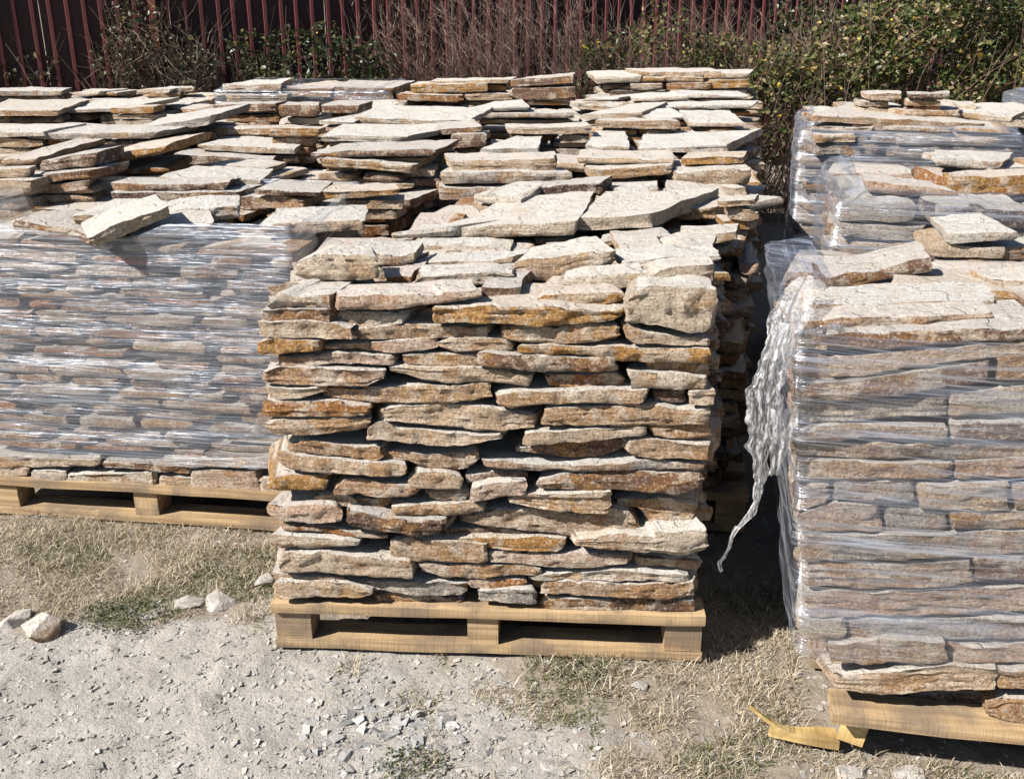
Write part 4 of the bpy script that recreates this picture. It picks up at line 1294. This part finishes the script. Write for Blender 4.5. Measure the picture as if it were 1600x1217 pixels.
def simple_box(name, w, d, h, mat, bev=.0):
    V = [(-w / 2, -d / 2, 0), (w / 2, -d / 2, 0), (w / 2, d / 2, 0), (-w / 2, d / 2, 0), (-w / 2, -d / 2, h), (w / 2, -d / 2, h), (w / 2, d / 2, h), (-w / 2, d / 2, h)]
    F = [(0, 3, 2, 1), (4, 5, 6, 7), (0, 1, 5, 4), (1, 2, 6, 5), (2, 3, 7, 6), (3, 0, 4, 7)]
    me = mesh(name, V, F)
    me.materials.append(mat)
    return me
FH = 2.25
me_sheet = simple_box('sheet', 1.17, .004, FH, M_FENCE)
def rib_mesh():
    # folded trapezoid rib standing proud of the sheet
    prof = [(-.021, 0), (-.013, -.026), (.013, -.026), (.021, 0)]
    V = [(x, y, 0) for x, y in prof] + [(x, y, FH) for x, y in prof]
    F = [(0, 1, 5, 4), (1, 2, 6, 5), (2, 3, 7, 6), (4, 5, 6, 7), (3, 2, 1, 0)]
    me = mesh('rib', V, F)
    me.materials.append(M_RIB)
    return me
me_rib = rib_mesh()
for q in range(-6, 8):
    x, y = fpt(q * 1.175)
    link('sheet', me_sheet, fence, (x, y, .03), (0, 0, FYAW))
u = -7.0
while u < 8.2:
    x, y = fpt(u, .0022)
    link('rib', me_rib, fence, (x, y, .031 + U(-.004, .004)), (0, R(U(-.25, .25)), FYAW))
    u += .134 + U(-.006, .006)
me_post = simple_box('post', .05, .04, FH + .02, M_POST)
for u in (-6.0, -4.62, -3.2):
    x, y = fpt(u + U(-.05, .05), .05)
    link('post', me_post, fence, (x, y, .02), (0, 0, FYAW))

# ------------------------------------------------------------------ shrubs, brambles, dry weeds
def tube_set(lines):
    """lines: list of [(p, radius), ...] -> three-sided tubes"""
    Vs, Fs, base = [], [], 0
    ang = [0, 2.094, 4.189]
    for L in lines:
        n = len(L)
        for (p, r_) in L:
            for a in ang: Vs.append((p[0] + math.cos(a) * r_, p[1] + math.sin(a) * r_, p[2]))
        for i in range(n - 1):
            for k_ in range(3):
                a = base + 3 * i + k_; b = base + 3 * i + (k_ + 1) % 3
                Fs.append((a, b, b + 3, a + 3))
        base += 3 * n
    return tris_mesh('twigs', np.array(Vs), np.array(Fs))
def twig_line(p, direction, length, r0, segs, wob, r):
    L, d = [], np.array(direction, float)
    p = np.array(p, float)
    for i in range(segs + 1):
        L.append((p.copy(), r0 * (1 - i / segs * .75)))
        d = d + r.normal(size=3) * wob
        d /= np.linalg.norm(d)
        p = p + d * length / segs
    return L
M_TWIG = island_mat('dead_twigs', [(0, (.16, .10, .075)), (.5, (.30, .20, .15)), (1, (.40, .30, .23))])
M_WEEDRED = island_mat('dry_red_weeds', [(0, (.20, .115, .09)), (.5, (.37, .24, .185)), (1, (.54, .41, .33))])
M_IVY = leaf_material('ivy_leaves', [(0, (.015, .026, .009)), (.45, (.034, .052, .018)), (.72, (.07, .085, .032)), (.93, (.13, .12, .055)), (.985, (.16, .12, .05)), (1, (.40, .30, .05))], .38, .5)
M_IVYD = leaf_material('dusty_ivy_leaves', [(0, (.022, .028, .013)), (.5, (.05, .056, .028)), (.85, (.11, .10, .055)), (1, (.20, .15, .08))], .4, .5)
M_BRAM = leaf_material('bramble_leaves', [(0, (.028, .045, .012)), (.35, (.065, .09, .022)), (.62, (.14, .145, .045)), (.80, (.23, .18, .085)), (.975, (.33, .25, .13)), (.985, (.55, .43, .05)), (1, (.34, .15, .05))], .42, .45)
def bush(name, label, cat, px0, px1, ztop, Y, depth, nleaf, leaf, ntwig, mat, group='shrubs along the fence', zlow=.05, tmat=None, clumps=14, seed=1, tw=.5, wob=.22, tr=.0035):
    r = np.random.RandomState(seed)
    zc = Y * cP + .6 * sP
    x0, x1 = (px0 - 800) / FPX * zc, (px1 - 800) / FPX * zc
    e = empty(name, ((x0 + x1) / 2, Y, 0), label, cat, group)
    cs = []
    for i in range(clumps):
        f = r.uniform(-1, 1)
        zz = zlow + (ztop - .12 - zlow) * (1 - .22 * f * f) * r.uniform(.45, 1.0)
        cs.append((np.array([(x0 + x1) / 2 + f * (x1 - x0) / 2 * .88, Y + r.uniform(-.5, .5) * depth, zz]), r.uniform(.14, .27)))
    def smp(q):
        c, s = cs[q.randint(len(cs))]
        v = q.normal(size=3); v /= np.linalg.norm(v)
        return c + v * s * (q.uniform(.25, 1.0) ** .5) * np.array([1.15, .9, 1.0])
    if nleaf:
        V, F = leaf_cloud(nleaf, smp, lambda q: q.uniform(.4, 1.0) ** 1.0 * leaf * (1.7 if q.uniform() < .12 else 1.15), r, .35)
        V[:, 2] = np.maximum(V[:, 2], .02)
        me = tris_mesh('foliage', V, F)
        me.materials.append(mat)
        o = link('foliage', me, e); o['kind'] = 'stuff'
    lines = []
    for i in range(ntwig):
        if r.uniform() < .35 or not nleaf:
            b = (r.uniform(x0, x1), Y + r.uniform(-.5, .5) * depth, .0)
            lines.append(twig_line(b, (r.normal() * .25, r.normal() * .2, 1), ztop * r.uniform(.5, 1.05), tr * 1.5, 8, wob * .6, r))
        else:
            c = smp(r)
            lines.append(twig_line(c, r.normal(size=3) + np.array([0, 0, .4]), r.uniform(.15, tw), tr, 6, wob, r))
    if lines:
        me = tube_set(lines)
        me.materials.append(tmat or M_TWIG)
        o = link('twigs', me, e); o['kind'] = 'stuff'
    return e
def dry_weeds(label, px0, px1, ztop, Y, depth, n, seed, mat, density=7):
    r = np.random.RandomState(seed)
    zc = Y * cP + .6 * sP
    x0, x1 = (px0 - 800) / FPX * zc, (px1 - 800) / FPX * zc
    e = empty('dry_weed_stand', ((x0 + x1) / 2, Y, 0), label, 'dry weeds', 'dry growth along the fence')
    lines = []
    for i in range(n):
        b = np.array((r.uniform(x0, x1), Y + r.uniform(-.5, .5) * depth, 0))
        h = ztop * r.uniform(.65, 1.1)
        L = twig_line(b, (r.normal() * .08, r.normal() * .08, 1), h, .0045, 10, .05, r)
        lines.append(L)
        for q in range(density):
            k_ = r.randint(4, 10)
            p = L[k_][0]
            B = twig_line(p, (r.normal() * .6, r.normal() * .6, .9), r.uniform(.12, .34), .0028, 5, .18, r)
            lines.append(B)
            for w in range(3):
                pp = B[r.randint(1, 5)][0]
                lines.append(twig_line(pp, (r.normal() * .8, r.normal() * .8, .7), r.uniform(.04, .12), .0026, 3, .25, r))
    me = tube_set(lines)
    me.materials.append(mat)
    o = link('stems', me, e); o['kind'] = 'stuff'
    return e
bush('ivy_shrub', 'small ivy shrub at the left picture edge before the maroon fence', 'shrub', -30, 78, 1.50, 9.2, .5, 900, .05, 40, M_IVYD, seed=11, clumps=8)
bush('leafy_shrub', 'twiggy grey-green shrub before the fence, second from the left', 'shrub', 150, 345, 1.60, 9.1, .5, 2400, .038, 700, M_IVYD, seed=12, clumps=14, tw=.6)
bush('ivy_bush', 'dense dark green ivy bush before the fence, left of the reddish dry weeds', 'bush', 372, 612, 1.74, 9.0, .6, 3600, .048, 320, M_IVY, seed=13, clumps=24)
dry_weeds('tall stand of reddish brown dry weeds before the fence', 610, 905, 1.85, 9.0, .6, 170, 14, M_WEEDRED, 9)
dry_weeds('thin bare twigs standing before the fence left of the ivy bush', 215, 330, 1.75, 9.2, .4, 12, 15, M_TWIG, 5)
bush('bramble_bush', 'tangled bramble with dry stems behind the farthest middle stack', 'bramble', 890, 1190, 1.60, 9.0, .7, 3000, .042, 900, M_BRAM, seed=16, clumps=22, tw=.7, wob=.28)
dry_weeds('grey-brown dry stalks among the brambles', 960, 1330, 1.62, 8.9, .7, 70, 17, M_TWIG, 8)
bush('bramble_bush', 'bramble thicket at the far end of the dark aisle', 'bramble', 1150, 1350, 1.45, 8.6, .9, 3600, .046, 700, M_BRAM, seed=18, clumps=22, tw=.6, wob=.28)
bush('leafy_bush', 'large leafy green bush with yellow leaves at the upper right', 'bush', 1300, 1640, 2.0, 8.5, 1.0, 10500, .046, 520, M_BRAM, seed=19, clumps=46)
bush('ivy_bush', 'dark ivy climbing the fence behind the leafy bush at the upper right', 'bush', 1180, 1660, 2.1, 9.2, .5, 5200, .05, 120, M_IVY, seed=20, clumps=40)
print('objects', len(bpy.data.objects))
